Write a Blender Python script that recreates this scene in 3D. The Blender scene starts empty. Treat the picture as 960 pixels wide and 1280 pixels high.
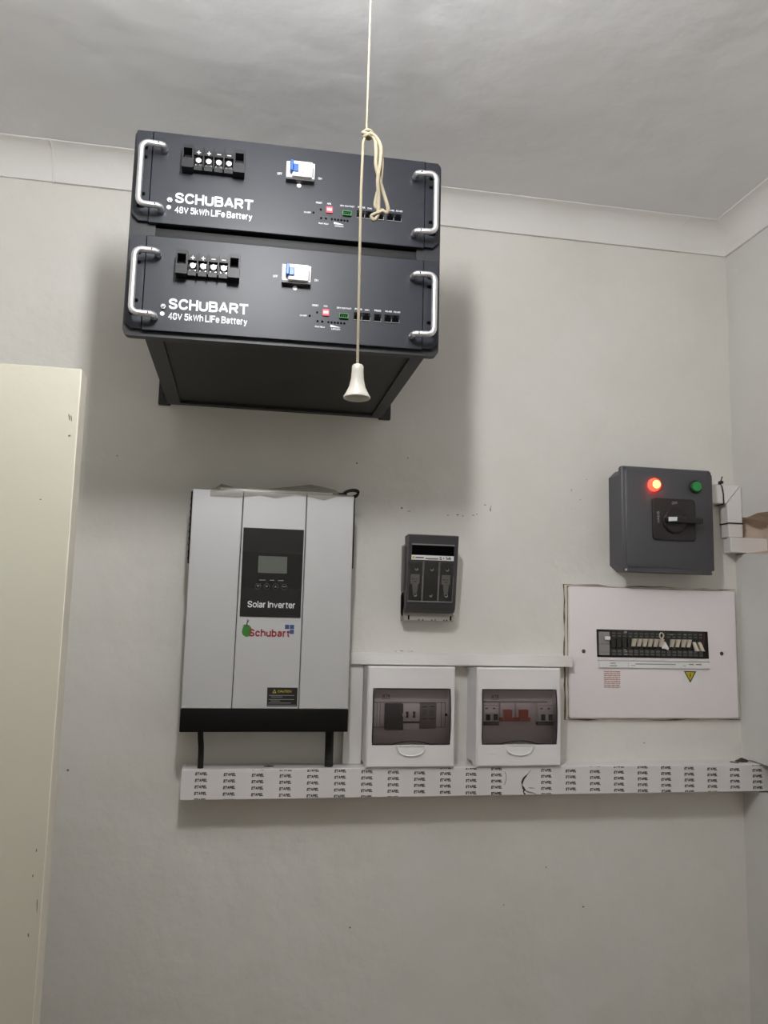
import bpy, bmesh, math, random
from mathutils import Vector, Matrix
random.seed(7)
S = bpy.context.scene
COL = S.collection
PI = math.pi
H = 0.10                      # the working heights below are measured from 0.10 m above the floor

# ------------------------------------------------------------------ camera, light, exposure
cam_data = bpy.data.cameras.new('camera')
cam = bpy.data.objects.new('camera', cam_data)
COL.objects.link(cam)
cam_data.sensor_fit = 'VERTICAL'
cam_data.sensor_height = 36.0
cam_data.sensor_width = 27.0
cam_data.lens = 999.1 * 36.0 / 1280.0
cam_data.clip_start = 0.02
_r = Vector((0.98383, -0.17750, 0.02372)); _u = Vector((-0.04594, -0.12219, 0.99144)); _f = Vector((0.17308, 0.97651, 0.12837))
_m = Matrix((_r, _u, -_f)).transposed().to_4x4()
_m.translation = Vector((0.0, -1.62, 1.60 + H))
cam.matrix_world = _m
S.camera = cam
cam_data.dof.use_dof = False

world = bpy.data.worlds.new('world')
S.world = world
world.use_nodes = True
world.node_tree.nodes['Background'].inputs[0].default_value = (0.9, 0.95, 1.0, 1)
world.node_tree.nodes['Background'].inputs[1].default_value = 0.05

S.view_settings.view_transform = 'Standard'
S.view_settings.look = 'None'
S.view_settings.exposure = 0.0
S.view_settings.gamma = 1.0
S.view_settings.use_curve_mapping = False
BULB_STRENGTH = 197.0
BULB = (0.015, 1.055, 2.270, 0.030, 0.135)  # x, distance from the back wall, lower end, radius and length of the lamp

# ------------------------------------------------------------------ materials
def lin(c):
    out = []
    for v in c[:3]:
        v = v / 255.0
        out.append(v / 12.92 if v <= 0.04045 else ((v + 0.055) / 1.055) ** 2.4)
    return (out[0], out[1], out[2], 1.0)

def mat(name, col, rough=0.5, metal=0.0, var=0.06, scale=40.0, bump=0.0, bscale=120.0, emit=None, estr=0.0, spec=0.5, coat=0.0):
    m = bpy.data.materials.new(name); m.use_nodes = True
    nt = m.node_tree; b = nt.nodes['Principled BSDF']
    c = lin(col)
    tc = nt.nodes.new('ShaderNodeTexCoord')
    n = nt.nodes.new('ShaderNodeTexNoise'); n.inputs['Scale'].default_value = scale; n.inputs['Detail'].default_value = 4
    nt.links.new(tc.outputs['Object'], n.inputs['Vector'])
    mx = nt.nodes.new('ShaderNodeMix'); mx.data_type = 'RGBA'
    mx.inputs[6].default_value = tuple(max(0, v * (1 - var)) for v in c[:3]) + (1,)
    mx.inputs[7].default_value = tuple(min(1, v * (1 + var)) for v in c[:3]) + (1,)
    nt.links.new(n.outputs['Fac'], mx.inputs[0])
    nt.links.new(mx.outputs[2], b.inputs['Base Color'])
    b.inputs['Roughness'].default_value = rough
    b.inputs['Metallic'].default_value = metal
    b.inputs['Specular IOR Level'].default_value = spec
    b.inputs['Coat Weight'].default_value = coat
    if bump:
        n2 = nt.nodes.new('ShaderNodeTexNoise'); n2.inputs['Scale'].default_value = bscale; n2.inputs['Detail'].default_value = 3
        nt.links.new(tc.outputs['Object'], n2.inputs['Vector'])
        bp = nt.nodes.new('ShaderNodeBump'); bp.inputs['Strength'].default_value = 1.0; bp.inputs['Distance'].default_value = bump
        nt.links.new(n2.outputs['Fac'], bp.inputs['Height']); nt.links.new(bp.outputs['Normal'], b.inputs['Normal'])
    if emit:
        b.inputs['Emission Color'].default_value = lin(emit); b.inputs['Emission Strength'].default_value = estr
    return m

def plaster(name, ca, cb, layers, rough=0.75, streak=None):
    """Painted plaster: broad mottling between two paint tones, and several scales of relief (scale, height in m)."""
    m = bpy.data.materials.new(name); m.use_nodes = True
    nt = m.node_tree; b = nt.nodes['Principled BSDF']; L = nt.links.new
    tc = nt.nodes.new('ShaderNodeTexCoord')
    n = nt.nodes.new('ShaderNodeTexNoise'); n.inputs['Scale'].default_value = 3.2; n.inputs['Detail'].default_value = 6; n.inputs['Roughness'].default_value = 0.6
    L(tc.outputs['Object'], n.inputs['Vector'])
    mr = nt.nodes.new('ShaderNodeMapRange'); mr.inputs[1].default_value = 0.3; mr.inputs[2].default_value = 0.7
    L(n.outputs['Fac'], mr.inputs[0])
    mx = nt.nodes.new('ShaderNodeMix'); mx.data_type = 'RGBA'
    mx.inputs[6].default_value = lin(ca); mx.inputs[7].default_value = lin(cb)
    L(mr.outputs[0], mx.inputs[0])
    col = mx.outputs[2]
    if streak:      # sparse grubby specks and smears
        n3 = nt.nodes.new('ShaderNodeTexNoise'); n3.inputs['Scale'].default_value = 11; n3.inputs['Detail'].default_value = 8; n3.inputs['Roughness'].default_value = 0.72
        L(tc.outputs['Object'], n3.inputs['Vector'])
        m3 = nt.nodes.new('ShaderNodeMapRange'); m3.inputs[1].default_value = 0.66; m3.inputs[2].default_value = 0.80; m3.inputs[4].default_value = 0.42
        L(n3.outputs['Fac'], m3.inputs[0])
        mx3 = nt.nodes.new('ShaderNodeMix'); mx3.data_type = 'RGBA'
        L(m3.outputs[0], mx3.inputs[0]); L(col, mx3.inputs[6]); mx3.inputs[7].default_value = lin(streak)
        col = mx3.outputs[2]
    L(col, b.inputs['Base Color'])
    b.inputs['Roughness'].default_value = rough
    b.inputs['Specular IOR Level'].default_value = 0.35
    prev = None
    for sc, hgt in layers:
        nn = nt.nodes.new('ShaderNodeTexNoise'); nn.inputs['Scale'].default_value = sc; nn.inputs['Detail'].default_value = 3
        L(tc.outputs['Object'], nn.inputs['Vector'])
        bp = nt.nodes.new('ShaderNodeBump'); bp.inputs['Distance'].default_value = hgt; bp.inputs['Strength'].default_value = 1.0
        L(nn.outputs['Fac'], bp.inputs['Height'])
        if prev: L(prev.outputs['Normal'], bp.inputs['Normal'])
        prev = bp
    if prev: L(prev.outputs['Normal'], b.inputs['Normal'])
    return m

def tinted(name, col, gloss=0.05, rough=0.06):
    m = bpy.data.materials.new(name); m.use_nodes = True
    nt = m.node_tree; nt.nodes.clear(); L = nt.links.new
    out = nt.nodes.new('ShaderNodeOutputMaterial')
    t = nt.nodes.new('ShaderNodeBsdfTransparent'); t.inputs[0].default_value = lin(col)
    g = nt.nodes.new('ShaderNodeBsdfGlossy'); g.inputs['Roughness'].default_value = rough
    fr = nt.nodes.new('ShaderNodeFresnel'); fr.inputs[0].default_value = 1.45
    ms = nt.nodes.new('ShaderNodeMixShader')
    L(fr.outputs[0], ms.inputs[0]); L(t.outputs[0], ms.inputs[1]); L(g.outputs[0], ms.inputs[2]); L(ms.outputs[0], out.inputs[0])
    return m

M = {}
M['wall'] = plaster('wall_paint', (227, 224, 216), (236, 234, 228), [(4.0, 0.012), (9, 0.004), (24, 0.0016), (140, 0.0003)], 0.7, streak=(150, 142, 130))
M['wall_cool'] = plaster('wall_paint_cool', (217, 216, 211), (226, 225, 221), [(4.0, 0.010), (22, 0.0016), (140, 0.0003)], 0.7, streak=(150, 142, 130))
M['ceiling'] = plaster('ceiling_paint', (235, 235, 236), (239, 239, 240), [(1.7, 0.012), (4.0, 0.008), (11, 0.0020), (32, 0.0005), (90, 0.0002)], 0.6)
M['cornice'] = plaster('cornice_paint', (234, 232, 228), (238, 236, 233), [(9, 0.006), (30, 0.0012)], 0.65)
M['floor'] = mat('floor_vinyl', (126, 92, 58), 0.6, var=0.25, scale=6, bump=0.0005)
M['door'] = mat('door_gloss_paint', (202, 199, 181), 0.35, var=0.03, scale=9, bump=0.0006, bscale=30)
M['door_edge'] = mat('door_edge_lightened', (236, 230, 214), 0.5, var=0.05, scale=20, bump=0.0006, bscale=40)  # door tone lightened to make up for weak light on the edge
M['chip'] = mat('chipped_paint', (120, 112, 96), 0.8)
M['panel_black'] = mat('powder_coat_panel', (34, 37, 45), 0.42, spec=0.42, var=0.10, scale=9, bump=0.00006, bscale=900)
M['rack'] = mat('powder_coat_rack', (38, 39, 43), 0.45, var=0.08, scale=12, bump=0.00006, bscale=900)
M['tray'] = mat('tray_black', (34, 33, 31), 0.5, var=0.06, scale=8)
M['gap'] = mat('dark_gap', (8, 8, 9), 0.95, spec=0.05)
M['port'] = mat('port_housing', (24, 24, 26), 0.8, spec=0.2)
M['black'] = mat('black_plastic', (22, 22, 24), 0.42, spec=0.35, var=0.08)
M['matt_black'] = mat('matt_black', (22, 21, 21), 0.6, var=0.08)
M['chrome'] = mat('brushed_aluminium', (232, 232, 234), 0.34, 0.85, var=0.04, scale=200)
M['screw'] = mat('zinc_screw', (215, 215, 218), 0.22, 1.0, var=0.05)
M['white_print'] = mat('white_print', (235, 237, 240), 0.5, var=0.01)
M['grey_print'] = mat('grey_print', (150, 150, 150), 0.6, var=0.03)
M['white_plastic'] = mat('white_plastic', (243, 240, 240), 0.35, var=0.02, scale=14)
M['bright_plastic'] = mat('bright_plastic', (244, 243, 243), 0.35, var=0.02)
M['blue'] = mat('blue_plastic', (40, 96, 176), 0.35, var=0.04)
M['red_block'] = mat('red_plastic', (222, 70, 84), 0.4, var=0.05)
M['green_block'] = mat('green_plastic', (58, 140, 70), 0.4, var=0.05)
M['cord'] = mat('cotton_cord', (152, 142, 120), 0.85, var=0.10, scale=300, bump=0.0004, bscale=900)
M['bell'] = mat('cream_plastic', (206, 201, 190), 0.35, var=0.02)
M['silver'] = mat('silver_paint', (206, 206, 207), 0.42, 0.40, var=0.03, scale=15, bump=0.00004, bscale=1200)
M['inv_black'] = mat('inverter_base_black', (12, 11, 10), 0.6, spec=0.2, var=0.05)
M['display'] = mat('display_panel', (22, 21, 22), 0.3, var=0.04)
M['display_mid'] = mat('display_panel_dark', (15, 14, 15), 0.25, var=0.04)
M['lcd'] = mat('lcd_off', (100, 104, 98), 0.25, var=0.03)
M['logo_green'] = mat('logo_green', (52, 128, 42), 0.5, var=0.04)
M['logo_stem'] = mat('logo_stem', (72, 74, 62), 0.5, var=0.04)
M['logo_red'] = mat('logo_red', (150, 42, 44), 0.5, var=0.04)
M['logo_blue'] = mat('logo_blue', (52, 84, 128), 0.5, var=0.04)
M['yellow'] = mat('yellow_print', (206, 188, 40), 0.5, var=0.03)
M['fuse_dark'] = mat('fuse_cover_grey', (66, 65, 67), 0.42, var=0.06)
M['carrier'] = mat('fuse_carrier_grey', (104, 103, 102), 0.45, var=0.08)
M['fuse_base'] = mat('fuse_base_grey', (172, 168, 160), 0.5, var=0.04)
M['fuse_link'] = mat('fuse_link_ceramic', (210, 208, 206), 0.4, var=0.05)
M['fuse_clear'] = tinted('fuse_window_tint', (240, 240, 240))
M['smoke'] = tinted('smoked_door', (240, 236, 237))
M['smoke_edge'] = mat('smoked_door_edge', (52, 48, 50), 0.3)
M['fascia'] = mat('enclosure_fascia', (225, 221, 221), 0.5, var=0.02)
M['dark_grey'] = mat('dark_grey_plastic', (74, 72, 75), 0.45, var=0.05)
M['mid_grey'] = mat('mid_grey_plastic', (140, 137, 138), 0.5, var=0.04)
M['orange_red'] = mat('orange_red_plastic', (206, 84, 52), 0.4, var=0.06)
M['trunk'] = mat('trunking_pvc', (238, 235, 231), 0.45, var=0.03, scale=12, bump=0.0002, bscale=30)
M['film'] = mat('trunking_film', (234, 230, 229), 0.35, var=0.03, scale=25)
M['ink'] = mat('black_ink', (38, 37, 38), 0.6)
M['board'] = mat('board_white_enamel', (244, 236, 237), 0.4, var=0.02, scale=6)
M['rim'] = mat('rim_plaster', (222, 214, 200), 0.8, var=0.12, scale=50, bump=0.002, bscale=60)
M['crack'] = mat('grubby_gap', (112, 100, 84), 0.9, var=0.5, scale=60)
M['breaker'] = mat('breaker_black', (42, 40, 38), 0.45, var=0.10)
M['cream'] = mat('cream_toggle', (214, 205, 186), 0.4, var=0.05)
M['label_grey'] = mat('worn_label', (98, 96, 94), 0.7, var=0.5, scale=400)
M['main_grey'] = mat('main_switch_grey', (150, 146, 144), 0.45, var=0.05)
M['salmon'] = mat('salmon_print', (186, 138, 116), 0.7, var=0.1, scale=200)
M['dark_red'] = mat('dark_red_print', (98, 28, 32), 0.5)
M['enclosure_grey'] = mat('polycarbonate_grey', (80, 80, 84), 0.42, var=0.03, scale=10)
M['plate_black'] = mat('switch_plate_black', (36, 32, 32), 0.4, var=0.05)
M['red_lamp'] = mat('red_lamp_lens', (255, 60, 40), 0.3, emit=(255, 40, 28), estr=9.0)
M['red_core'] = mat('red_lamp_core', (255, 200, 130), 0.3, emit=(255, 190, 80), estr=5.0)
M['green_lamp'] = mat('green_lamp_lens', (44, 150, 74), 0.25, var=0.04)
M['mortar'] = mat('raw_mortar', (214, 196, 180), 0.9, var=0.2, scale=30, bump=0.004, bscale=30)
M['putty'] = mat('dark_putty', (62, 54, 46), 0.8, var=0.3, scale=120)
M['booklet'] = mat('booklet_paper', (196, 192, 182), 0.6, var=0.04)
M['fixture'] = mat('lamp_holder_white', (226, 224, 220), 0.4)
M['bulb'] = mat('bulb_glow', (255, 250, 240), 0.4, emit=(248, 248, 249), estr=BULB_STRENGTH)

bag_m = bpy.data.materials.new('polythene'); bag_m.use_nodes = True
_nt = bag_m.node_tree; _nt.nodes.clear()
_o = _nt.nodes.new('ShaderNodeOutputMaterial'); _t = _nt.nodes.new('ShaderNodeBsdfTransparent'); _p = _nt.nodes.new('ShaderNodeBsdfPrincipled')
_t.inputs[0].default_value = (0.82, 0.81, 0.78, 1)
_p.inputs['Base Color'].default_value = lin((188, 184, 174)); _p.inputs['Roughness'].default_value = 0.2
_mx = _nt.nodes.new('ShaderNodeMixShader'); _mx.inputs[0].default_value = 0.34
_nt.links.new(_t.outputs[0], _mx.inputs[1]); _nt.links.new(_p.outputs[0], _mx.inputs[2]); _nt.links.new(_mx.outputs[0], _o.inputs[0])
M['polythene'] = bag_m

# ------------------------------------------------------------------ mesh helpers.  x along the back wall, d = distance out from it, z up
class G:
    def __init__(self): self.bm = bmesh.new()
    def v(self, x, d, z): return self.bm.verts.new((x, -d, z))
    def box(self, x0, x1, d0, d1, z0, z1, bev=0.0, seg=2):
        vs = [self.v(x, d, z) for z in (z0, z1) for d in (d0, d1) for x in (x0, x1)]
        fs = [self.bm.faces.new([vs[i] for i in q]) for q in ((0, 1, 3, 2), (4, 6, 7, 5), (0, 4, 5, 1), (2, 3, 7, 6), (0, 2, 6, 4), (1, 5, 7, 3))]
        if bev:
            es = list({e for f in fs for e in f.edges})
            bmesh.ops.bevel(self.bm, geom=es, offset=bev, segments=seg, affect='EDGES', clamp_overlap=True, profile=0.6)
        return self
    def loft(self, loops, cap=True, closed=True):
        rings = [[self.v(*p) for p in l] for l in loops]
        n = len(rings[0])
        for a, b in zip(rings, rings[1:]):
            for i in range(n if closed else n - 1):
                j = (i + 1) % n
                self.bm.faces.new((a[i], a[j], b[j], b[i]))
        if cap:
            self.bm.faces.new(rings[0]); self.bm.faces.new(rings[-1])
        return self
    def prism(self, poly, d0, d1, inset=0.0):                # poly in (x, z), extruded along d; a small chamfer on the d1 rim
        loops = [[(x, d0, z) for x, z in poly]]
        if inset:
            loops.append([(x, d1 - math.copysign(inset, d1 - d0), z) for x, z in poly])
            cx = sum(p[0] for p in poly) / len(poly); cz = sum(p[1] for p in poly) / len(poly)
            w = max(abs(p[0] - cx) for p in poly); h = max(abs(p[1] - cz) for p in poly)
            loops.append([(cx + (x - cx) * (1 - inset / w), d1, cz + (z - cz) * (1 - inset / h)) for x, z in poly])
        else:
            loops.append([(x, d1, z) for x, z in poly])
        return self.loft(loops)
    def side(self, poly, x0, x1):                            # poly in (d, z), extruded along x
        return self.loft([[(x0, d, z) for d, z in poly], [(x1, d, z) for d, z in poly]])
    def ring(self, outer, inner, d0, d1):                    # flat frame: two (x,z) loops of equal length
        n = len(outer)
        L = [[self.v(x, d, z) for x, z in p] for d in (d0, d1) for p in (outer, inner)]
        o0, i0, o1, i1 = L
        for i in range(n):
            j = (i + 1) % n
            for q in ((o0[i], o0[j], i0[j], i0[i]), (o1[i], i1[i], i1[j], o1[j]), (o0[i], o1[i], o1[j], o0[j]), (i0[i], i0[j], i1[j], i1[i])):
                self.bm.faces.new(q)
        return self
    def tube(self, pts, r, n=8, closed=False):
        P = [Vector((p[0], -p[1], p[2])) for p in pts]; k = len(P)
        rings = []; up = None
        for i in range(k):
            if closed: t = P[(i + 1) % k] - P[i - 1]
            else: t = P[min(i + 1, k - 1)] - P[max(i - 1, 0)]
            t.normalize()
            if up is None:
                up = Vector((0, 0, 1)) if abs(t.z) < 0.9 else Vector((1, 0, 0))
            a = t.cross(up); a.normalize(); up = a.cross(t); up.normalize()
            rr = r[i] if isinstance(r, (list, tuple)) else r
            rings.append([self.bm.verts.new(P[i] + a * (rr * math.cos(2 * PI * q / n)) + up * (rr * math.sin(2 * PI * q / n))) for q in range(n)])
        pairs = list(zip(rings, rings[1:])) + ([(rings[-1], rings[0])] if closed else [])
        for a, b in pairs:
            for i in range(n):
                self.bm.faces.new((a[i], a[(i + 1) % n], b[(i + 1) % n], b[i]))
        if not closed:
            self.bm.faces.new(rings[0]); self.bm.faces.new(rings[-1])
        return self
    def lathe(self, prof, c, axis='z', n=20):                # prof: (radius, offset along the axis)
        loops = []
        for r, h in prof:
            r = max(r, 0.00005)
            if axis == 'z': loops.append([(c[0] + r * math.cos(2 * PI * i / n), c[1] + r * math.sin(2 * PI * i / n), c[2] + h) for i in range(n)])
            elif axis == 'd': loops.append([(c[0] + r * math.cos(2 * PI * i / n), c[1] + h, c[2] + r * math.sin(2 * PI * i / n)) for i in range(n)])
            else: loops.append([(c[0] + h, c[1] + r * math.cos(2 * PI * i / n), c[2] + r * math.sin(2 * PI * i / n)) for i in range(n)])
        return self.loft(loops)
    def text(self, s, x0, x1, z0, z1, d, bold=0.0, shear=0.0, rot=0, thick=0.00025, clip=None):
        V, F = glyphs(s, bold, shear)
        W = max(v[0] for v in V); h = max(v[1] for v in V)
        new = []
        tmp = bmesh.new()
        for vx, vy, lv in V:
            a, b = vx / W, vy / h
            if rot: a, b = 1 - b, a                          # reads upwards
            tmp.verts.new((x0 + a * (x1 - x0), -d - 0.00004 * lv, z0 + b * (z1 - z0)))
        tmp.verts.ensure_lookup_table()
        for f in F:
            try: tmp.faces.new([tmp.verts[i] for i in f])
            except ValueError: pass
        if clip:
            for co, no in (((0, 0, clip[0]), (0, 0, -1)), ((0, 0, clip[1]), (0, 0, 1))):
                bmesh.ops.bisect_plane(tmp, geom=tmp.verts[:] + tmp.edges[:] + tmp.faces[:], plane_co=co, plane_no=no, clear_outer=True)
        mp = {v: self.bm.verts.new(v.co) for v in tmp.verts}
        for f in tmp.faces:
            try: self.bm.faces.new([mp[v] for v in f.verts])
            except ValueError: pass
        tmp.free()
        return self

# a plain grotesque alphabet drawn with strokes of even weight: glyph -> (advance width, strokes); 'c' strokes are smoothed curves
# coordinates: x 0..1 across the glyph's own width, y 0..1 of the cap height
BOWL = lambda y0, y1, x0=0.0, x1=1.0: ('c', [(x0, y1), ((x0 + x1) / 2 + .05, y1), (x1 - .06, y1 - .07 * (y1 - y0) / .5), (x1, (y0 + y1) / 2), (x1 - .06, y0 + .07 * (y1 - y0) / .5), ((x0 + x1) / 2 + .05, y0), (x0, y0)])
LO = 0.72
def RND(y0, y1): return ('c', [(.5, y1), (.14, y1 - .12 * (y1 - y0)), (0, (y0 + y1) / 2), (.14, y0 + .12 * (y1 - y0)), (.5, y0), (.86, y0 + .12 * (y1 - y0)), (1, (y0 + y1) / 2), (.86, y1 - .12 * (y1 - y0)), (.5, y1)])
GL = {
 'A': (.78, [[(0, 0), (.46, 1), (.54, 1), (1, 0)], [(.2, .33), (.8, .33)]]),
 'B': (.70, [[(0, 0), (0, 1)], BOWL(.53, 1, 0, .93), BOWL(0, .53)]),
 'C': (.76, [('c', [(1, .74), (.86, .93), (.52, 1), (.16, .88), (0, .5), (.16, .12), (.52, 0), (.86, .08), (1, .28)])]),
 'D': (.72, [[(0, 0), (0, 1)], BOWL(0, 1)]),
 'E': (.62, [[(1, 1), (0, 1), (0, 0), (1, 0)], [(0, .53), (.92, .53)]]),
 'F': (.58, [[(1, 1), (0, 1), (0, 0)], [(0, .5), (.86, .5)]]),
 'H': (.70, [[(0, 0), (0, 1)], [(1, 0), (1, 1)], [(0, .53), (1, .53)]]),
 'I': (.04, [[(.5, 0), (.5, 1)]]),
 'K': (.72, [[(0, 0), (0, 1)], [(.95, 1), (.02, .38)], [(.34, .58), (1, 0)]]),
 'L': (.56, [[(0, 1), (0, 0), (1, 0)]]),
 'M': (.82, [[(0, 0), (0, 1), (.5, .1), (1, 1), (1, 0)]]),
 'N': (.70, [[(0, 0), (0, 1), (1, 0), (1, 1)]]),
 'O': (.80, [RND(0, 1)]),
 'P': (.64, [[(0, 0), (0, 1)], BOWL(.46, 1)]),
 'R': (.74, [[(0, 0), (0, 1)], BOWL(.48, 1, 0, .92), [(.52, .47), (1, 0)]]),
 'S': (.70, [('c', [(.97, .74), (.84, .93), (.5, 1), (.15, .93), (.03, .74), (.16, .59), (.5, .51), (.86, .40), (1, .25), (.86, .06), (.5, 0), (.14, .07), (0, .27)])]),
 'T': (.68, [[(0, 1), (1, 1)], [(.5, 1), (.5, 0)]]),
 'U': (.70, [('c', [(0, 1), (0, .7), (0, .32), (.14, .06), (.5, 0), (.86, .06), (1, .32), (1, .7), (1, 1)])]),
 'V': (.74, [[(0, 1), (.5, 0), (1, 1)]]),
 'W': (1.0, [[(0, 1), (.25, 0), (.5, .95), (.75, 0), (1, 1)]]),
 'Y': (.72, [[(0, 1), (.5, .45), (1, 1)], [(.5, .45), (.5, 0)]]),
 '0': (.60, [RND(0, 1)]),
 '1': (.30, [[(0, .78), (1, 1), (1, 0)]]),
 '2': (.60, [('c', [(0, .74), (.14, .94), (.5, 1), (.86, .93), (.97, .72), (.84, .5), (.4, .22), (.05, 0)]), [(.05, 0), (1, 0)]]),
 '3': (.60, [('c', [(.02, .78), (.18, .95), (.5, 1), (.85, .92), (.94, .74), (.8, .57), (.45, .52)]), ('c', [(.45, .52), (.84, .47), (1, .27), (.86, .06), (.5, 0), (.14, .06), (0, .25)])]),
 '4': (.62, [[(.76, 0), (.76, 1), (0, .3), (1, .3)]]),
 '5': (.60, [[(.92, 1), (.16, 1), (.06, .52)], ('c', [(.06, .52), (.3, .63), (.55, .65), (.88, .56), (1, .33), (.86, .07), (.48, 0), (.14, .07), (0, .24)])]),
 '8': (.60, [('c', [(.5, .53), (.14, .6), (.05, .76), (.16, .93), (.5, 1), (.84, .93), (.95, .76), (.86, .6), (.5, .53), (.12, .45), (0, .26), (.14, .06), (.5, 0), (.86, .06), (1, .26), (.88, .45), (.5, .53)])]),
 'a': (.54, [('c', [(.04, .56), (.2, .69), (.5, LO), (.84, .66), (.95, .5), (.95, .2), (1, 0)]), ('c', [(.95, .42), (.45, .38), (.08, .30), (.02, .15), (.15, .02), (.45, 0), (.8, .08), (.95, .22)])]),
 'b': (.56, [[(0, 0), (0, 1)], RND(0, LO)]),
 'c': (.52, [('c', [(1, .5), (.85, .67), (.52, LO), (.14, .63), (0, .36), (.14, .09), (.52, 0), (.85, .05), (1, .22)])]),
 'e': (.56, [('c', [(.02, .37), (1, .37), (1, .37), (.92, .6), (.52, LO), (.14, .64), (0, .36), (.14, .09), (.52, 0), (.85, .05), (.98, .19)])]),
 'h': (.54, [[(0, 0), (0, 1)], ('c', [(0, .44), (.15, .65), (.5, LO), (.88, .66), (1, .46), (1, .2), (1, 0)])]),
 'i': (.04, [[(.5, 0), (.5, LO)], [(.5, .88), (.5, 1)]]),
 'k': (.54, [[(0, 0), (0, 1)], [(.9, LO), (.02, .28)], [(.36, .45), (1, 0)]]),
 'l': (.04, [[(.5, 0), (.5, 1)]]),
 'n': (.54, [[(0, 0), (0, LO)], ('c', [(0, .44), (.15, .65), (.5, LO), (.88, .66), (1, .46), (1, .2), (1, 0)])]),
 'o': (.58, [RND(0, LO)]),
 'r': (.30, [[(0, 0), (0, LO)], ('c', [(0, .42), (.18, .62), (.55, LO), (1, LO)])]),
 't': (.30, [('c', [(.42, .94), (.42, .5), (.42, .18), (.55, .02), (.8, 0), (1, .02)]), [(0, LO), (1, LO)]]),
 'u': (.54, [('c', [(0, LO), (0, .4), (0, .22), (.12, .05), (.5, 0), (.85, .08), (1, .28)]), [(1, LO), (1, 0)]]),
 'v': (.56, [[(0, LO), (.5, 0), (1, LO)]]),
 'y': (.56, [[(0, LO), (.5, .02)], ('c', [(1, LO), (.56, .05), (.44, -.16), (.25, -.24), (.05, -.22)])]),
 '/': (.34, [[(0, 0), (1, 1)]]), '-': (.34, [[(0, .38), (1, .38)]]),
}
def smooth(P, n=4):
    out = []
    for i in range(len(P) - 1):
        p0, p1, p2, p3 = [P[max(0, min(len(P) - 1, i + k))] for k in (-1, 0, 1, 2)]
        for j in range(n):
            t = j / n
            out.append(tuple(0.5 * (2 * b_ + (c_ - a_) * t + (2 * a_ - 5 * b_ + 4 * c_ - d_) * t * t + (3 * b_ - a_ - 3 * c_ + d_) * t ** 3) for a_, b_, c_, d_ in zip(p0, p1, p2, p3)))
    return out + [P[-1]]
_gc = {}
def glyphs(s, bold, shear):
    """Vertices and faces of a word; bold widens the stroke."""
    key = (s, bold, shear)
    if key in _gc: return _gc[key]
    w = 0.13 + bold; V = []; F = []; x = 0.0
    for ch in s:
        if ch == ' ': x += 0.30; continue
        adv, strokes = GL[ch]
        for k_, st in enumerate(strokes):
            P = smooth(st[1]) if st[0] == 'c' else st
            P = [(x + w / 2 + px * adv, w / 2 + py * (1 - w)) for px, py in P]
            base = len(V); n = len(P)
            for i in range(n):
                a = P[max(0, i - 1)]; c = P[min(n - 1, i + 1)]; b = P[i]
                t0 = Vector((b[0] - a[0], b[1] - a[1])); t1 = Vector((c[0] - b[0], c[1] - b[1]))
                if t0.length < 1e-6: t0 = t1
                if t1.length < 1e-6: t1 = t0
                t0 = t0.normalized(); t1 = t1.normalized()
                t = (t0 + t1)
                t = t.normalized() if t.length > 1e-3 else t0
                m = min(1.6, 1.0 / max(0.3, t.dot(t0)))
                ex = Vector((0, 0))
                if st[0] != 'c' and i in (0, n - 1) and abs((t1 if i == 0 else t0).y * (t1 if i == 0 else t0).x) < 1e-3:
                    ex = (-t1 if i == 0 else t0) * (w / 2)
                nx, ny = -t.y * w / 2 * m, t.x * w / 2 * m
                V.append((b[0] + nx + ex.x, b[1] + ny + ex.y, k_)); V.append((b[0] - nx + ex.x, b[1] - ny + ex.y, k_))
            for i in range(n - 1): F.append([base + 2 * i, base + 2 * i + 1, base + 2 * i + 3, base + 2 * i + 2])
        x += adv + w + 0.085
    if shear: V = [(a + b * shear, b, c) for a, b, c in V]
    mx = min(v[0] for v in V); my = min(v[1] for v in V)
    _gc[key] = ([(a - mx, b - my, c) for a, b, c in V], F)
    return _gc[key]

ORG = {}
def thing(name, label, cat, loc, group=None):
    o = bpy.data.objects.new(name, None); COL.objects.link(o)
    o.empty_display_size = 0.03
    o.location = (loc[0], -loc[1], loc[2] + H)
    ORG[o] = Vector((loc[0], -loc[1], loc[2]))
    o['label'] = label; o['category'] = cat
    if group: o['group'] = group
    return o
WARP = [None]
def obj(name, g, m, parent=None, loc=None, flat=False):
    """Links a builder's mesh as one object; origin at loc (x, d, z) for top-level ones, else the parent's."""
    bm = g.bm if isinstance(g, G) else g
    if WARP[0]:
        for v in bm.verts: v.co = WARP[0](v.co)
    bmesh.ops.recalc_face_normals(bm, faces=bm.faces[:])
    base = ORG[parent] if parent else Vector((loc[0], -loc[1], loc[2]) if loc else (0, 0, 0))
    me = bpy.data.meshes.new(name)
    bmesh.ops.translate(bm, verts=bm.verts[:], vec=-base)
    bm.to_mesh(me); bm.free()
    if not flat and len(me.polygons):
        me.polygons.foreach_set('use_smooth', [True] * len(me.polygons))
        me.set_sharp_from_angle(angle=math.radians(38))
    me.materials.append(m)
    o = bpy.data.objects.new(name, me); COL.objects.link(o)
    if parent: o.parent = parent
    else: o.location = base + Vector((0, 0, H))
    ORG[o] = base
    if name in APART: split(o)
    return o
APART = ('divider', 'fixing_ring', 'handle_foot', 'grub_screw', 'rack_slot', 'vent_rib', 'logo_square', 'test_hole', 'test_hole_rim', 'plug_pin', 'breaker_shroud')
def tag(o, label, cat, group=None):
    o['label'] = label; o['category'] = cat
    if group: o['group'] = group
    return o
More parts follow.
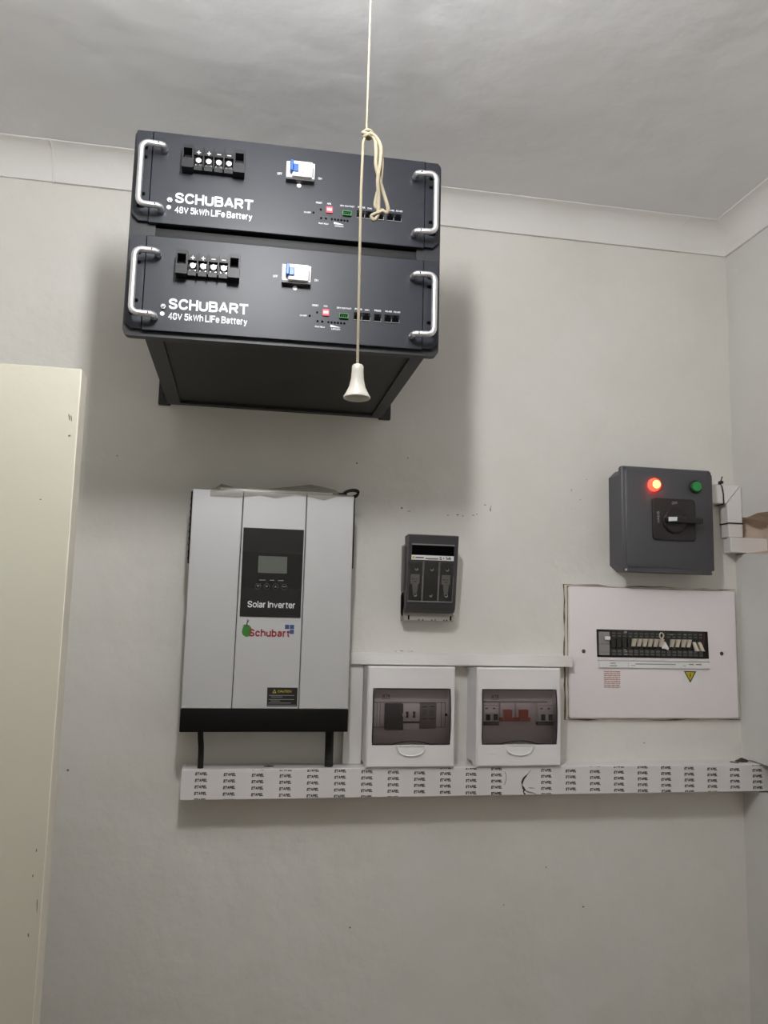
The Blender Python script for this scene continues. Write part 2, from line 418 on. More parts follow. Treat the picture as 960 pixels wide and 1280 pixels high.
def split(o):
    """Every loose piece of a part becomes a part of its own."""
    bm = bmesh.new(); bm.from_mesh(o.data); bm.verts.ensure_lookup_table()
    seen = set(); comps = []
    for v in bm.verts:
        if v.index in seen: continue
        st = [v]; seen.add(v.index); c = []
        while st:
            a = st.pop(); c.append(a.index)
            for e in a.link_edges:
                b = e.other_vert(a)
                if b.index not in seen: seen.add(b.index); st.append(b)
        comps.append(set(c))
    bm.free()
    out = [o]
    if len(comps) < 2: return out
    src = o.data
    for n_, c in enumerate(comps):
        bm = bmesh.new(); bm.from_mesh(src)
        bmesh.ops.delete(bm, geom=[v for v in bm.verts if v.index not in c], context='VERTS')
        me = bpy.data.meshes.new(o.name); bm.to_mesh(me); bm.free()
        for m in src.materials: me.materials.append(m)
        if n_ == 0: o.data = me
        else:
            k = o.copy(); k.data = me; COL.objects.link(k); ORG[k] = ORG[o]; out.append(k)
    return out
def struct(name, g, m, loc=(0, 0, 0), flat=False):
    o = obj(name, g, m, None, loc, flat); o['kind'] = 'structure'; return o
def again(o, dx=0, dd=0, dz=0, parent=None):
    """A copy of a part (and its sub-parts) moved along; mesh data shared."""
    c = o.copy(); COL.objects.link(c); c.location = o.location + Vector((dx, -dd, dz))
    if parent: c.parent = parent
    ORG[c] = ORG[o]
    for ch in list(o.children):
        s = ch.copy(); COL.objects.link(s); s.parent = c
    return c
def rrect(x0, x1, z0, z1, r, n=4):
    P = []
    for cx, cz, a0 in ((x1 - r, z1 - r, 0), (x0 + r, z1 - r, 90), (x0 + r, z0 + r, 180), (x1 - r, z0 + r, 270)):
        for i in range(n + 1):
            a = math.radians(a0 + 90.0 * i / n); P.append((cx + r * math.cos(a), cz + r * math.sin(a)))
    return P
def bars(g, rows, d, h):
    """Print too small to read: short strips of ink.  rows of (x0, x1, z)."""
    for x0, x1, z in rows:
        q = [g.v(x0, d, z - h / 2), g.v(x1, d, z - h / 2), g.v(x1, d, z + h / 2), g.v(x0, d, z + h / 2)]
        g.bm.faces.new(q)
    return g

# ------------------------------------------------------------------ the room
XL, XR, DB, ZC, ZF = -1.02, 1.0888, 2.60, 2.515, -0.10
struct('wall_back', G().box(XL - 0.1, XR + 0.1, -0.12, 0, ZF, ZC + 0.06), M['wall'])
struct('wall_left', G().box(XL - 0.1, XL, 0, DB, ZF, ZC + 0.06), M['wall'])
struct('wall_front', G().box(XL - 0.1, XR + 0.1, DB, DB + 0.1, ZF, ZC + 0.06), M['wall'])
struct('floor', G().box(XL - 0.1, XR + 0.1, -0.12, DB + 0.1, ZF - 0.08, ZF), M['floor'])
struct('ceiling', G().box(XL, XR, 0, DB, ZC, ZC + 0.06), M['ceiling'])
# right-hand wall with a ragged hole broken through beside the corner
hole = [(0.0005, 1.752), (0.0005, 1.833), (0.030, 1.8345), (0.045, 1.8325), (0.062, 1.8345), (0.082, 1.838), (0.118, 1.8365), (0.150, 1.832), (0.185, 1.80), (0.190, 1.775), (0.165, 1.752), (0.125, 1.7452), (0.085, 1.7494), (0.036, 1.7540)]
g = G()
outer = [(0, ZF), (DB, ZF), (DB, ZC + 0.06), (0, ZC + 0.06)]
ov = [g.v(XR, d, z) for d, z in outer]; hv = [g.v(XR, d, z) for d, z in hole]
notch = [(0.0005, 1.2530), (0.0600, 1.2520), (0.0860, 1.2510), (0.0900, 1.2800), (0.0870, 1.3105), (0.0400, 1.3125), (0.0005, 1.3110)]
nv = [g.v(XR, d, z) for d, z in notch]
es = [g.bm.edges.new((l[i], l[(i + 1) % len(l)])) for l in (ov, hv, nv) for i in range(len(l))]
bmesh.ops.triangle_fill(g.bm, edges=es, use_beauty=True, use_dissolve=False)
back = [g.v(XR + 0.055, 0.095 + (d - 0.095) * 0.8, 1.787 + (z - 1.787) * 0.75) for d, z in hole]
side_faces = []
for i in range(len(hole)):
    j = (i + 1) % len(hole)
    side_faces.append(g.bm.faces.new((hv[i], hv[j], back[j], back[i])))
side_faces.append(g.bm.faces.new(back))
nb = [g.v(XR + 0.06, d, z) for d, z in notch]
for i in range(len(notch)):
    j = (i + 1) % len(notch)
    g.bm.faces.new((nv[i], nv[j], nb[j], nb[i]))
g.bm.faces.new(nb)
for f in side_faces: f.material_index = 1
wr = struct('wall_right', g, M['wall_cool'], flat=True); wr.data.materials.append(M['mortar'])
for e in [G().box(XR + 0.12, XR + 0.2, 0, DB, ZF, ZC + 0.06)]:
    obj('wall_core', e, M['wall'], wr)

# cornice: coved plaster lengths butted together
def cove(off, zlo, zhi, lip=0.0055, n=8):
    P = [(0.0, zlo), (lip, zlo), (lip, zlo + 0.005)]
    for i in range(1, n):
        a = PI / 2 * i / n
        P.append((lip + (off - lip - 0.002) * (1 - math.cos(a)), zlo + 0.005 + (zhi - 0.0022 - zlo - 0.005) * math.sin(a)))
    P += [(off - 0.002, zhi - 0.0022), (off, zhi - 0.0018), (off + 0.001, zhi)]
    return P
CV = cove(0.055, 2.4535, ZC)
tb = struct('trim_1', G().loft([[(XL + e, e, z) for e, z in CV], [(-0.410, e, z) for e, z in CV]], cap=False, closed=False), M['cornice'])
obj('cornice_length', G().loft([[(-0.4085, e + 0.001, z - 0.0004) for e, z in CV], [(0.965, e + 0.001, z - 0.0004) for e, z in CV]], cap=False, closed=False), M['cornice'], tb)
obj('cornice_length', G().loft([[(0.9665, e, z) for e, z in CV], [(XR - e, e, z) for e, z in CV]], cap=False, closed=False), M['cornice'], tb)
obj('joint_filler', G().tube([(-0.409, e + 0.0004, z) for e, z in CV], 0.0022, 6).tube([(0.9658, e + 0.0002, z) for e, z in CV], 0.0014, 6), M['cornice'], tb)
tr = struct('trim_2', G().loft([[(XR - e, e, z) for e, z in CV], [(XR - e, DB - e, z) for e, z in CV]], cap=False, closed=False), M['cornice'])
struct('trim_3', G().loft([[(XL + e, e, z) for e, z in CV], [(XL + e, DB - e, z) for e, z in CV]], cap=False, closed=False), M['cornice'])

# scuffs and chips on the plaster
g = G()
def fleck(x, z, w, h, a=0.0, d=0.0004):
    k = 7; P = []
    for i in range(k):
        t = 2 * PI * i / k; r = random.uniform(0.6, 1.1)
        px, pz = w / 2 * r * math.cos(t), h / 2 * r * math.sin(t)
        P.append(g.v(x + px * math.cos(a) - pz * math.sin(a), d, z + px * math.sin(a) + pz * math.cos(a)))
    g.bm.faces.new(P)
for a in ((0.2273, 1.9125, .004, .006), (0.3242, 1.8231, .007, .004), (0.5169, 1.8288, .003, .010), (0.5176, 1.835, .002, .005), (0.424, 1.8125, .006, .002), (0.445, 1.814, .007, .003),
          (0.456, 1.8125, .004, .002), (0.479, 1.815, .008, .002), (0.487, 1.8175, .004, .002), (0.505, 1.838, .006, .002), (0.340, 1.817, .008, .0015), (0.335, 1.93, .003, .004),
          (0.318, 1.5285, .006, .0012), (0.330, 1.5290, .009, .0015), (0.345, 1.5288, .004, .001), (0.352, 1.5290, .007, .0012), (0.70, 1.88, .006, .0015, 1.2), (0.72, 1.86, .008, .001, .4), (0.70, 1.84, .005, .001, .9), (0.735, 1.905, .004, .0012, .2), (0.72, 1.02, .005, .004), (0.55, 1.03, .003, .003), (0.64, 1.10, .003, .003), (0.86, 1.345, .004, .003), (0.24, 1.0, .004, .003), (-0.25, 1.9, .004, .003), (-0.3, 1.3, .005, .004)):
    fleck(*a)
sc = obj('scuff_marks', g, M['chip'], bpy.data.objects['wall_back'], flat=True); sc['kind'] = 'stuff'

# door leaf standing open, parallel to the back wall
g = G().box(-0.985, -0.2236, 0.480, 0.520, ZF + 0.008, 1.920, 0.0022, 2)
dr = struct('door_1', g, M['door'], loc=(-0.985, 0.5, ZF + 0.008))
obj('lightened_edge', G().box(-0.2242, -0.2228, 0.4808, 0.5192, ZF + 0.009, 1.9192, 0.0006, 1), M['door_edge'], dr)  # added strip, its lighter colour standing in for lamp light on the edge
g = G()
for x, z, w, h, a in ((-0.2345, 1.853, .002, .012, .2), (-0.2315, 1.851, .0015, .010, .15), (-0.2325, 1.827, .004, .003, .3), (-0.262, 1.74, .003, .002, 0), (-0.234, 1.30, .002, .004, 0), (-0.236, 1.27, .002, .004, 0), (-0.236, 1.20, .002, .006, 0), (-0.2285, 1.235, .0015, .02, .05)):
    fleck(x, z, w, h, a, d=0.5204)
obj('paint_chips', g, M['chip'], dr, flat=True)
g = G()
for z in (0.25, 1.0, 1.7):
    g.lathe([(0.006, 0), (0.006, 0.09)], (-0.992, 0.476, z), 'z', 10).box(-0.99, -0.986, 0.478, 0.515, z, z + 0.09)
obj('butt_hinges', g, M['chrome'], dr)
obj('door_handle', G().lathe([(0.008, 0), (0.008, 0.045)], (-0.29, 0.52, 0.95), 'd', 12).tube([(-0.29, 0.56, 0.95), (-0.40, 0.562, 0.95)], 0.008, 10).prism(rrect(-0.31, -0.27, 0.87, 1.0, 0.01), 0.52, 0.526), M['chrome'], dr)

# ceiling lamp that lights the room
lamp = thing('ceiling_lamp', 'bare bulb in a white holder on the ceiling above the door side of the room', 'lamp', (BULB[0], BULB[1], ZC))
obj('lamp_holder', G().lathe([(0.0, 0), (0.05, 0), (0.05, -0.012), (0.022, -0.026), (0.02, -0.062), (0.016, -0.066), (0, -0.066)], (BULB[0], BULB[1], ZC), 'z', 20), M['fixture'], lamp)
prof = [(BULB[3] * math.sin(PI * i / 12), BULB[2] - ZC + BULB[3] * (1 - math.cos(PI * i / 12))) for i in range(7)] + [(BULB[3], BULB[2] - ZC + BULB[4]), (0.016, BULB[2] - ZC + BULB[4] + 0.012), (0.016, -0.067)]
obj('bulb', G().lathe(prof, (BULB[0], BULB[1], ZC), 'z', 20), M['bulb'], lamp)

# ------------------------------------------------------------------ wall rack and the two batteries
def lean(co):                                                # the loaded rack hangs a touch out of level towards its front
    k = min(1.0, max(0.0, -co.y / 0.42))
    return Vector((co.x, co.y, co.z + (co.x - 0.053) * 0.012 * k))
WARP[0] = lean
rk = thing('wall_rack', 'black steel wall rack holding both batteries, with bottom tray and wall tabs', 'rack', (0.058, 0.0, 2.008))
g = G()
outer = rrect(-0.1905, 0.2950, 2.009, 2.338, 0.010); inner = rrect(-0.152, 0.256, 2.020, 2.330, 0.004)
g.ring(outer, inner, 0.405, 0.4185)
obj('front_frame', g, M['rack'], rk)
obj('crossbar', G().box(-0.160, 0.264, 0.404, 0.416, 2.168, 2.183, 0.002), M['matt_black'], rk)
sp = obj('side_panel', G().box(-0.1590, -0.1565, 0.0045, 0.405, 2.012, 2.336), M['rack'], rk)
obj('side_panel', G().box(0.2725, 0.2750, 0.0045, 0.405, 2.012, 2.336), M['rack'], rk)
g = G()
g.ring([(-0.159, 0.004), (0.275, 0.004), (0.275, 0.412), (-0.159, 0.412)], [(-0.133, 0.020), (0.253, 0.020), (0.253, 0.398), (-0.133, 0.398)], 0, 0.004)
for v in g.bm.verts: v.co = Vector((v.co.x, -v.co.z, 2.010 - v.co.y))
obj('bottom_flange', g, M['rack'], rk)
obj('tray_panel', G().box(-0.134, 0.254, 0.018, 0.400, 2.0145, 2.0165), M['tray'], rk)
for x0, x1 in ((-0.178, -0.1535), (0.2695, 0.2955)):
    t = obj('wall_tab', G().prism(rrect(x0, x1, 2.0075, 2.066, 0.003), 0.0, 0.0045), M['rack'], rk)
    xc = -0.167 if x0 < 0 else 0.286
    obj('bolt', G().lathe([(0, 0), (0.0045, 0), (0.004, 0.003), (0, 0.0035)], (xc, 0.0045, 2.028), 'd', 6), M['matt_black'], t)

BZ = 2.0165                                                  # underside of the lower battery's front
def battery(label):
    b = thing('rack_battery', label, 'battery', (0.053, 0.42, BZ), 'rack batteries on the wall rack')
    z0, z1 = BZ, BZ + 0.1485
    obj('case', G().box(-0.1500, 0.2560, 0.03, 0.4195, z0 + 0.005, z1 - 0.003), M['rack'], b)
    obj('front_panel', G().box(-0.1625, 0.2665, 0.4190, 0.4262, z0, z1, 0.0008, 1), M['panel_black'], b)
    for s in (0, 1):
        x0, x1 = ((-0.1875, -0.1632), (0.2672, 0.2917))[s]
        c = 0.010
        if s == 0: P = [(x1, z0 + 0.002), (x1, z1), (x0 + 0.002, z1), (x0, z1 - 0.002), (x0, z0 + 0.002 + c), (x0 + c, z0 + 0.002)]
        else: P = [(x0, z0 + 0.002), (x1 - c, z0 + 0.002), (x1, z0 + 0.002 + c), (x1, z1 - 0.004), (x1 - 0.004, z1), (x0, z1)]
        e = obj('mounting_ear', G().prism(P, 0.4190, 0.4250, 0.0006), M['panel_black'], b)
        xm = (x0 + x1) / 2
        g = G()
        for zz in (z0 + 0.025, z0 + 0.045, z0 + 0.105, z1 - 0.028):
            g.prism(rrect(xm - 0.006, xm + 0.006, zz - 0.0028, zz + 0.0028, 0.0027), 0.4240, 0.4254)
        obj('rack_slot', g, M['gap'], e)
        # bow handle: bar outboard, both legs bent in to the panel
        xi, xo = ((-0.1440, -0.1760), (0.2485, 0.2805))[s]
        zb, zt = z0 + 0.0185, z0 + 0.1165
        sx = 1 if s else -1
        pts = [(xi, 0.4262, zb), (xi, 0.4390, zb), (xi + sx * 0.0012, 0.4430, zb), (xi + sx * 0.0045, 0.4450, zb), (xo - sx * 0.0140, 0.4462, zb)]
        for i in range(7):
            a = PI / 2 * i / 6
            pts.append((xo - sx * 0.010 * (1 - math.sin(a)), 0.4465, zb + 0.010 * (1 - math.cos(a))))
        pts += [(p[0], p[1], zb + zt - p[2]) for p in reversed(pts)]
        hd = obj('handle', G().tube(pts, 0.0047, 10), M['chrome'], b)
        g = G()
        for zz in (zb, zt): g.lathe([(0.0055, 0), (0.0055, 0.004), (0.0047, 0.006)], (xi, 0.4262, zz), 'd', 12)
        obj('handle_foot', g, M['screw'], hd)
        g = G()
        for zz in (zb, zt): g.lathe([(0.0, 0.004), (0.0013, 0.004), (0.0013, 0.0048), (0, 0.0048)], (xi + sx * 0.0075, 0.4458, zz), 'd', 8)
        obj('grub_screw', g, M['gap'], hd)
    # terminal block
    tx0, tx1, tz0, tz1 = -0.1165, -0.0225, z0 + 0.0845, z0 + 0.1215
    g = G()
    for a, c in ((tx0, tx0 + 0.0165), (tx1 - 0.0165, tx1)):      # end blocks with a fixing well
        xm = (a + c) / 2
        g.ring([(a, tz0), (c, tz0), (c, tz1), (a, tz1)], [(a + 0.002, tz0 + 0.015), (c - 0.002, tz0 + 0.015), (c - 0.002, tz1 - 0.006), (a + 0.002, tz1 - 0.006)], 0.4262, 0.446)
    g.box(tx0 + 0.016, tx1 - 0.016, 0.4262, 0.4305, tz0 + 0.004, tz1 - 0.002)
    g.box(tx0 + 0.0165, tx1 - 0.0165, 0.4262, 0.440, tz0 + 0.0245, tz1 - 0.004)
    g.box(tx0 + 0.0165, tx1 - 0.0165, 0.4262, 0.436, tz0 + 0.002, tz0 + 0.0095)
    tb_ = obj('terminal_block', g, M['black'], b)
    pitch = (tx1 - tx0 - 0.033) / 4
    g = G()
    for k in range(5):
        xk = tx0 + 0.0165 + pitch * k
        g.box(xk - 0.0009, xk + 0.0009, 0.4262, 0.4455, tz0 + 0.002, tz1 - 0.002)
    obj('divider', g, M['black'], tb_)
    first = None
    for k in range(4):
        xk = tx0 + 0.0165 + pitch * (k + 0.5)
        g = G().box(xk - 0.0055, xk + 0.0055, 0.4305, 0.434, tz0 + 0.0075, tz0 + 0.0235, 0.0008, 1)
        g.lathe([(0, 0), (0.0056, 0), (0.0056, 0.0035), (0.0042, 0.005), (0.0015, 0.0052), (0.0012, 0.004), (0, 0.004)], (xk, 0.434, tz0 + 0.0165), 'd', 14)
        obj('terminal_screw', g, M['screw'], tb_)
    g = G()
    for k, s_ in enumerate('++--'):
        xk = tx0 + 0.0165 + pitch * (k + 0.5); zz = tz0 + 0.0285
        bars(g, [(xk - 0.003, xk + 0.003, zz)], 0.4403, 0.0013)
        if s_ == '+': bars(g, [(xk - 0.0007, xk + 0.0007, zz)], 0.4403, 0.0062)
    obj('polarity_mark', g, M['white_print'], tb_)
    # circuit breaker with its blue toggle, lying on its side
    bx0, bx1, bz0, bz1 = 0.0415, 0.0860, z0 + 0.0905, z0 + 0.1165
    g = G().box(bx0, bx1, 0.4262, 0.4385, bz0 - 0.0004, bz1, 0.0008, 1).box(bx0 + 0.009, bx1 - 0.004, 0.438, 0.4435, bz0 - 0.0002, bz1 - 0.001, 0.001, 1)
    br = obj('breaker', g, M['bright_plastic'], b)
    g = G().box(bx0 + 0.0005, bx1 - 0.0005, 0.4262, 0.4372, bz0 - 0.0030, bz0 - 0.0006)  # dark plate that paints the shade on the breaker's underside
    obj('underside_shade', g, M['dark_grey'], br)
    g = G().box(bx0 + 0.0105, bx0 + 0.0185, 0.4435, 0.4465, bz0 + 0.006, bz1 - 0.0075, 0.0006, 1).box(bx0 + 0.0055, bx0 + 0.0105, 0.4385, 0.4495, bz0 + 0.005, bz1 - 0.003, 0.0012, 1)
    obj('toggle', g, M['blue'], br)
    obj('rating_strip', bars(bars(G(), [(bx1 - 0.0040, bx1 - 0.0015, (bz0 + bz1) / 2 - 0.003)], 0.4387, 0.016), [(bx0 + 0.024, bx0 + 0.026, bz0 + 0.006)], 0.4437, 0.004), M['mid_grey'], br)
    g = G()
    for zz in (bz1 + 0.002, bz0 - 0.0065):
        g.lathe([(0.0022, 0), (0.0036, 0), (0.0036, 0.0006), (0.0022, 0.0006)], ((bx0 + bx1) / 2 - 0.001, 0.4262, zz), 'd', 14)
    obj('fixing_ring', g, M['bright_plastic'], br)
    # lettering
    g = G()
    dd = 0.42645
    g.text('SCHUBART', -0.1250, -0.0072, z0 + 0.0350, z0 + 0.0520, dd, bold=0.085)
    g.text('48V 5kWh LiFe Battery', -0.1250, -0.0075, z0 + 0.0165, z0 + 0.0302, dd, bold=0.07)
    g.text('OFF', bx0 - 0.0135, bx0 - 0.0060, bz0 + 0.008, bz0 + 0.012, dd, bold=0.04)
    g.text('ON', bx1 + 0.0065, bx1 + 0.0125, bz0 + 0.007, bz0 + 0.011, dd, bold=0.04)
    for s_, xa, xb, zz in (('RESET', 0.0905, 0.1005, .0585), ('ADS', 0.1080, 0.1145, .0585), ('DRY CONTACT', 0.1290, 0.1520, .0575), ('RS485', 0.1575, 0.1690, .0580), ('CAN', 0.1730, 0.1800, .0575), ('RS232', 0.1885, 0.1990, .0580), ('RS485', 0.2060, 0.2165, .0580), ('RS485', 0.2195, 0.2300, .0580),
                           ('RUN ALM', 0.0960, 0.1110, .0245), ('ON/OFF', 0.0720, 0.0830, .0405), ('CAPACITY', 0.1215, 0.1355, .0225)):
        g.text(s_, xa, xb, z0 + zz - 0.0012, z0 + zz + 0.0016, dd, bold=0.05)
    q = [g.v(0.1200, dd, z0 + 0.0255), g.v(0.1360, dd, z0 + 0.0258), g.v(0.1200, dd, z0 + 0.0295)]
    g.bm.faces.new(q)
    g.lathe([(0.0028, 0), (0.0034, 0), (0.0034, 0.0002), (0.0028, 0.0002)], (-0.1335, 0.4262, z0 + 0.0270), 'd', 14)
    bars(g, [(-0.1352, -0.1318, z0 + 0.0260), (-0.1347, -0.1323, z0 + 0.0275), (-0.1338, -0.1332, z0 + 0.0270)], dd + 0.0001, 0.0007)
    obj('lettering', g, M['white_print'], b, flat=True)
    obj('earth_stud', G().lathe([(0, 0), (0.0042, 0), (0.0042, 0.003), (0.0022, 0.003), (0.0018, 0.006), (0, 0.006)], (-0.1325, 0.4262, z0 + 0.0375), 'd', 6), M['screw'], b)
    obj('dip_switch', G().box(0.1068, 0.1172, 0.4262, 0.4285, z0 + 0.0425, z0 + 0.0535, 0.0005, 1), M['red_block'], b)
    obj('dip_slider', bars(bars(G(), [(0.1082, 0.1158, z0 + 0.0475)], 0.42865, 0.003), [(0.1085 + 0.002 * k, 0.1095 + 0.002 * k, z0 + 0.0498) for k in range(4)], 0.42866, 0.002), M['white_print'], bpy.data.objects[b.name].children[-1], flat=True)
    pl = obj('dry_contact_plug', G().ring([(0.1330, z0 + 0.0405), (0.1470, z0 + 0.0405), (0.1470, z0 + 0.0480), (0.1330, z0 + 0.0480)], [(0.1338, z0 + 0.0413), (0.1462, z0 + 0.0413), (0.1462, z0 + 0.0472), (0.1338, z0 + 0.0472)], 0.4262, 0.4305).box(0.1337, 0.1463, 0.4262, 0.4275, z0 + 0.0412, z0 + 0.0473), M['green_block'], b)
    g = G()
    for k in range(4): g.lathe([(0, 0), (0.0012, 0), (0.0012, 0.002), (0, 0.002)], (0.1352 + 0.0031 * k, 0.4275, z0 + 0.0443), 'd', 8)
    obj('plug_pin', g, M['gap'], pl)
    for xa, xb in ((0.1560, 0.1685), (0.1695, 0.1822), (0.1880, 0.1995), (0.2045, 0.2160), (0.2165, 0.2285)):
        zc = z0 + 0.0465
        p = obj('network_port', G().ring([(xa, zc - 0.0062), (xb, zc - 0.0062), (xb, zc + 0.0062), (xa, zc + 0.0062)], [(xa + 0.0009, zc - 0.0053), (xb - 0.0009, zc - 0.0053), (xb - 0.0009, zc + 0.0053), (xa + 0.0009, zc + 0.0053)], 0.4255, 0.4272).box(xa + 0.0008, xb - 0.0008, 0.4255, 0.4264, zc - 0.0054, zc + 0.0054), M['port'], b)
        xm = (xa + xb) / 2
        obj('port_shield', G().box(xa + 0.0002, xb - 0.0002, 0.4262, 0.4275, zc - 0.0068, zc - 0.0060).box(xb - 0.0006, xb, 0.4262, 0.4275, zc - 0.0066, zc - 0.001), M['mid_grey'], p)
        P = [(xm - 0.0050, zc - 0.0050), (xm + 0.0050, zc - 0.0050), (xm + 0.0050, zc + 0.0015), (xm + 0.0026, zc + 0.0015), (xm + 0.0026, zc + 0.0046), (xm - 0.0026, zc + 0.0046), (xm - 0.0026, zc + 0.0015), (xm - 0.0050, zc + 0.0015)]
        obj('socket', G().prism(P, 0.4255, 0.4268), M['gap'], p)
    leds = None
    for xx, zz in [(0.0985, .0475), (0.0872, .0410), (0.0995, .0335), (0.1070, .0335)] + [(0.1165 + 0.0050 * k, .0335) for k in range(6)]:
        if leds is None: leds = obj('indicator_light', G().lathe([(0, 0), (0.0017, 0), (0.0017, 0.0008), (0.001, 0.0012), (0, 0.0012)], (xx, 0.4262, z0 + zz), 'd', 10), M['gap'], b); lx, lz = xx, zz
        else: again(leds, xx - lx, 0, zz - lz)
    return b
low = battery('lower black battery unit in the rack, directly above the bottom tray')
WARP[0] = None
def dup(root, dz, label):
    r = root.copy(); COL.objects.link(r); r.location.z += dz; r['label'] = label
    for ch in list(root.children):
        c = ch.copy(); COL.objects.link(c); c.parent = r
        for s in list(ch.children):
            t = s.copy(); COL.objects.link(t); t.parent = c
    return r
dup(low, 0.1695, 'upper black battery unit in the rack, behind the knotted loops of the pull cord')

# ------------------------------------------------------------------ pull cord of the ceiling switch
pc = thing('light_pull_cord', 'cream ceiling pull cord with a knotted loop and white bell knob, hanging before the batteries', 'pull cord', (0.120, 0.77, ZC))
obj('switch_body', G().lathe([(0, 0), (0.042, 0), (0.042, -0.012), (0.034, -0.03), (0.008, -0.036), (0.006, -0.045), (0, -0.045)], (0.1195, 0.77, ZC), 'z', 24), M['white_plastic'], pc)
K = (0.1195, 0.77, 2.1500)
obj('upper_cord', G().tube([(0.1195, 0.77, ZC - 0.04), (0.1200, 0.77, 2.33), (0.1199, 0.77, 2.25), K], 0.0012, 8), M['cord'], pc)
obj('lower_cord', G().tube([K, (0.1158, 0.772, 2.138), (0.1150, 0.772, 2.08), (0.1158, 0.770, 2.00), (0.1165, 0.77, 1.93), (0.1169, 0.77, 1.872)], 0.0016, 8), M['cord'], pc)
def curve(P, n=8):
    out = []
    for i in range(len(P) - 1):
        p0, p1, p2, p3 = [Vector(P[max(0, min(len(P) - 1, i + k))]) for k in (-1, 0, 1, 2)]
        for j in range(n):
            t = j / n
            out.append(tuple(0.5 * ((2 * p1) + (p2 - p0) * t + (2 * p0 - 5 * p1 + 4 * p2 - p3) * t * t + (3 * p1 - p0 - 3 * p2 + p3) * t ** 3)))
    out.append(tuple(P[-1])); return out
kn = []
for i in range(40):
    t = 2 * PI * i / 40 * 3
    rr = 0.0042 + 0.0012 * math.cos(2 * t / 3)
    kn.append((K[0] + 0.0012 + rr * math.cos(t), K[1] + 0.0034 * math.sin(t), K[2] - 0.001 + 0.0034 * math.sin(2 * t / 3 + 0.6)))
obj('knot', G().tube(kn, 0.0022, 8, closed=True), M['cord'], pc)
lp1 = curve([(0.1215, .771, 2.150), (0.1285, .773, 2.1465), (0.1345, .775, 2.134), (0.1375, .776, 2.112), (0.1370, .773, 2.092), (0.1335, .770, 2.076), (0.1325, .769, 2.063), (0.1400, .771, 2.058), (0.1455, .772, 2.0555), (0.1462, .773, 2.0610), (0.1405, .773, 2.0790), (0.1350, .776, 2.093), (0.1305, .777, 2.108), (0.1305, .776, 2.125), (0.1290, .774, 2.141), (0.1225, .772, 2.149)])
lp2 = curve([(0.1225, .774, 2.149), (0.1300, .775, 2.144), (0.1355, .778, 2.130), (0.1350, .779, 2.110), (0.1330, .778, 2.090), (0.1350, .775, 2.070), (0.1345, .774, 2.050), (0.1300, .773, 2.0445), (0.1278, .773, 2.0490), (0.1330, .775, 2.0515), (0.1400, .776, 2.0545)])
obj('loop', G().tube(lp1, 0.0022, 8), M['cord'], pc)
obj('loop', G().tube(lp2, 0.0022, 8), M['cord'], pc)
obj('bell_knob', G().lathe([(0.001, 0.0385), (0.0052, 0.0385), (0.0064, 0.0370), (0.0066, 0.030), (0.0072, 0.022), (0.0092, 0.013), (0.0128, 0.0055), (0.0148, 0.0025), (0.0150, 0.0008), (0.0140, 0), (0.0115, 0.0006), (0.009, 0.004), (0, 0.008)], (0.1172, 0.77, 1.836), 'z', 28), M['bell'], pc)

# ------------------------------------------------------------------ solar inverter
iv = thing('solar_inverter', 'silver and black solar inverter hung on the wall above the lettered trunking', 'inverter', (0.0575, 0.0, 1.3825))
ix0, ix1, iz0, izm, iz1, idp = -0.0948, 0.2098, 1.3825, 1.4243, 1.8275, 0.100
obj('chassis', G().box(ix0 + 0.002, ix1 - 0.002, 0.0, idp - 0.012, izm - 0.002, iz1 - 0.001), M['inv_black'], iv)
gl0, gl1, gr0, gr1 = -0.0012, -0.0050, 0.1188, 0.1173     # the two seams lean in a little
obj('cover_panel', G().prism([(ix0, izm), (gl1 - 0.0006, izm), (gl0 - 0.0006, iz1), (ix0, iz1)], idp - 0.012, idp, 0.0012), M['silver'], iv)
obj('cover_panel', G().prism([(gl1 + 0.0006, izm), (gr1 - 0.0006, izm), (gr0 - 0.0006, iz1 - 0.0002), (gl0 + 0.0006, iz1 - 0.0002)], idp - 0.012, idp - 0.0006, 0.0012), M['silver'], iv)
obj('cover_panel', G().prism([(gr1 + 0.0006, izm), (ix1, izm), (ix1, iz1), (gr0 + 0.0006, iz1)], idp - 0.012, idp, 0.0012), M['silver'], iv)
obj('bottom_cover', G().box(ix0 - 0.001, ix1 + 0.001, 0.0, idp - 0.001, iz0, izm - 0.0004, 0.002, 2), M['inv_black'], iv)
for xa, xb in ((ix0 - 0.0035, ix0 + 0.002), (ix1 - 0.002, ix1 + 0.0035)):
    sv = obj('side_vent', G().box(xa, xb, 0.012, idp - 0.008, 1.688, 1.824, 0.001, 1), M['inv_black'], iv)
    sg = 1 if xa > 0 else -1
    g = G()
    for k in range(10): g.box(*sorted((xa if sg < 0 else xb, (xa - 0.001) if sg < 0 else (xb + 0.001))), 0.02, idp - 0.016, 1.696 + 0.0125 * k, 1.700 + 0.0125 * k)
    obj('vent_rib', g, M['matt_black'], sv)
g = G().prism([(0.0020, 1.592), (0.1146, 1.592), (0.1153, 1.758), (0.0017, 1.758)], idp - 0.002, idp + 0.0012)
dp = obj('display_panel', g, M['display'], iv)
obj('screen_surround', G().prism([(0.0030, 1.645), (0.1138, 1.645), (0.1142, 1.712), (0.0026, 1.712)], idp + 0.0012, idp + 0.0016), M['display_mid'], dp)
obj('screen', G().prism([(0.0319, 1.6738), (0.0858, 1.6738), (0.0856, 1.7056), (0.0317, 1.7056)], idp + 0.0012, idp + 0.0019), M['lcd'], dp)
g = G()
bars(g, [(0.0350, 0.0465, 1.6605), (0.0545, 0.0625, 1.6605), (0.0700, 0.0800, 1.6605)], idp + 0.0021, 0.0012)
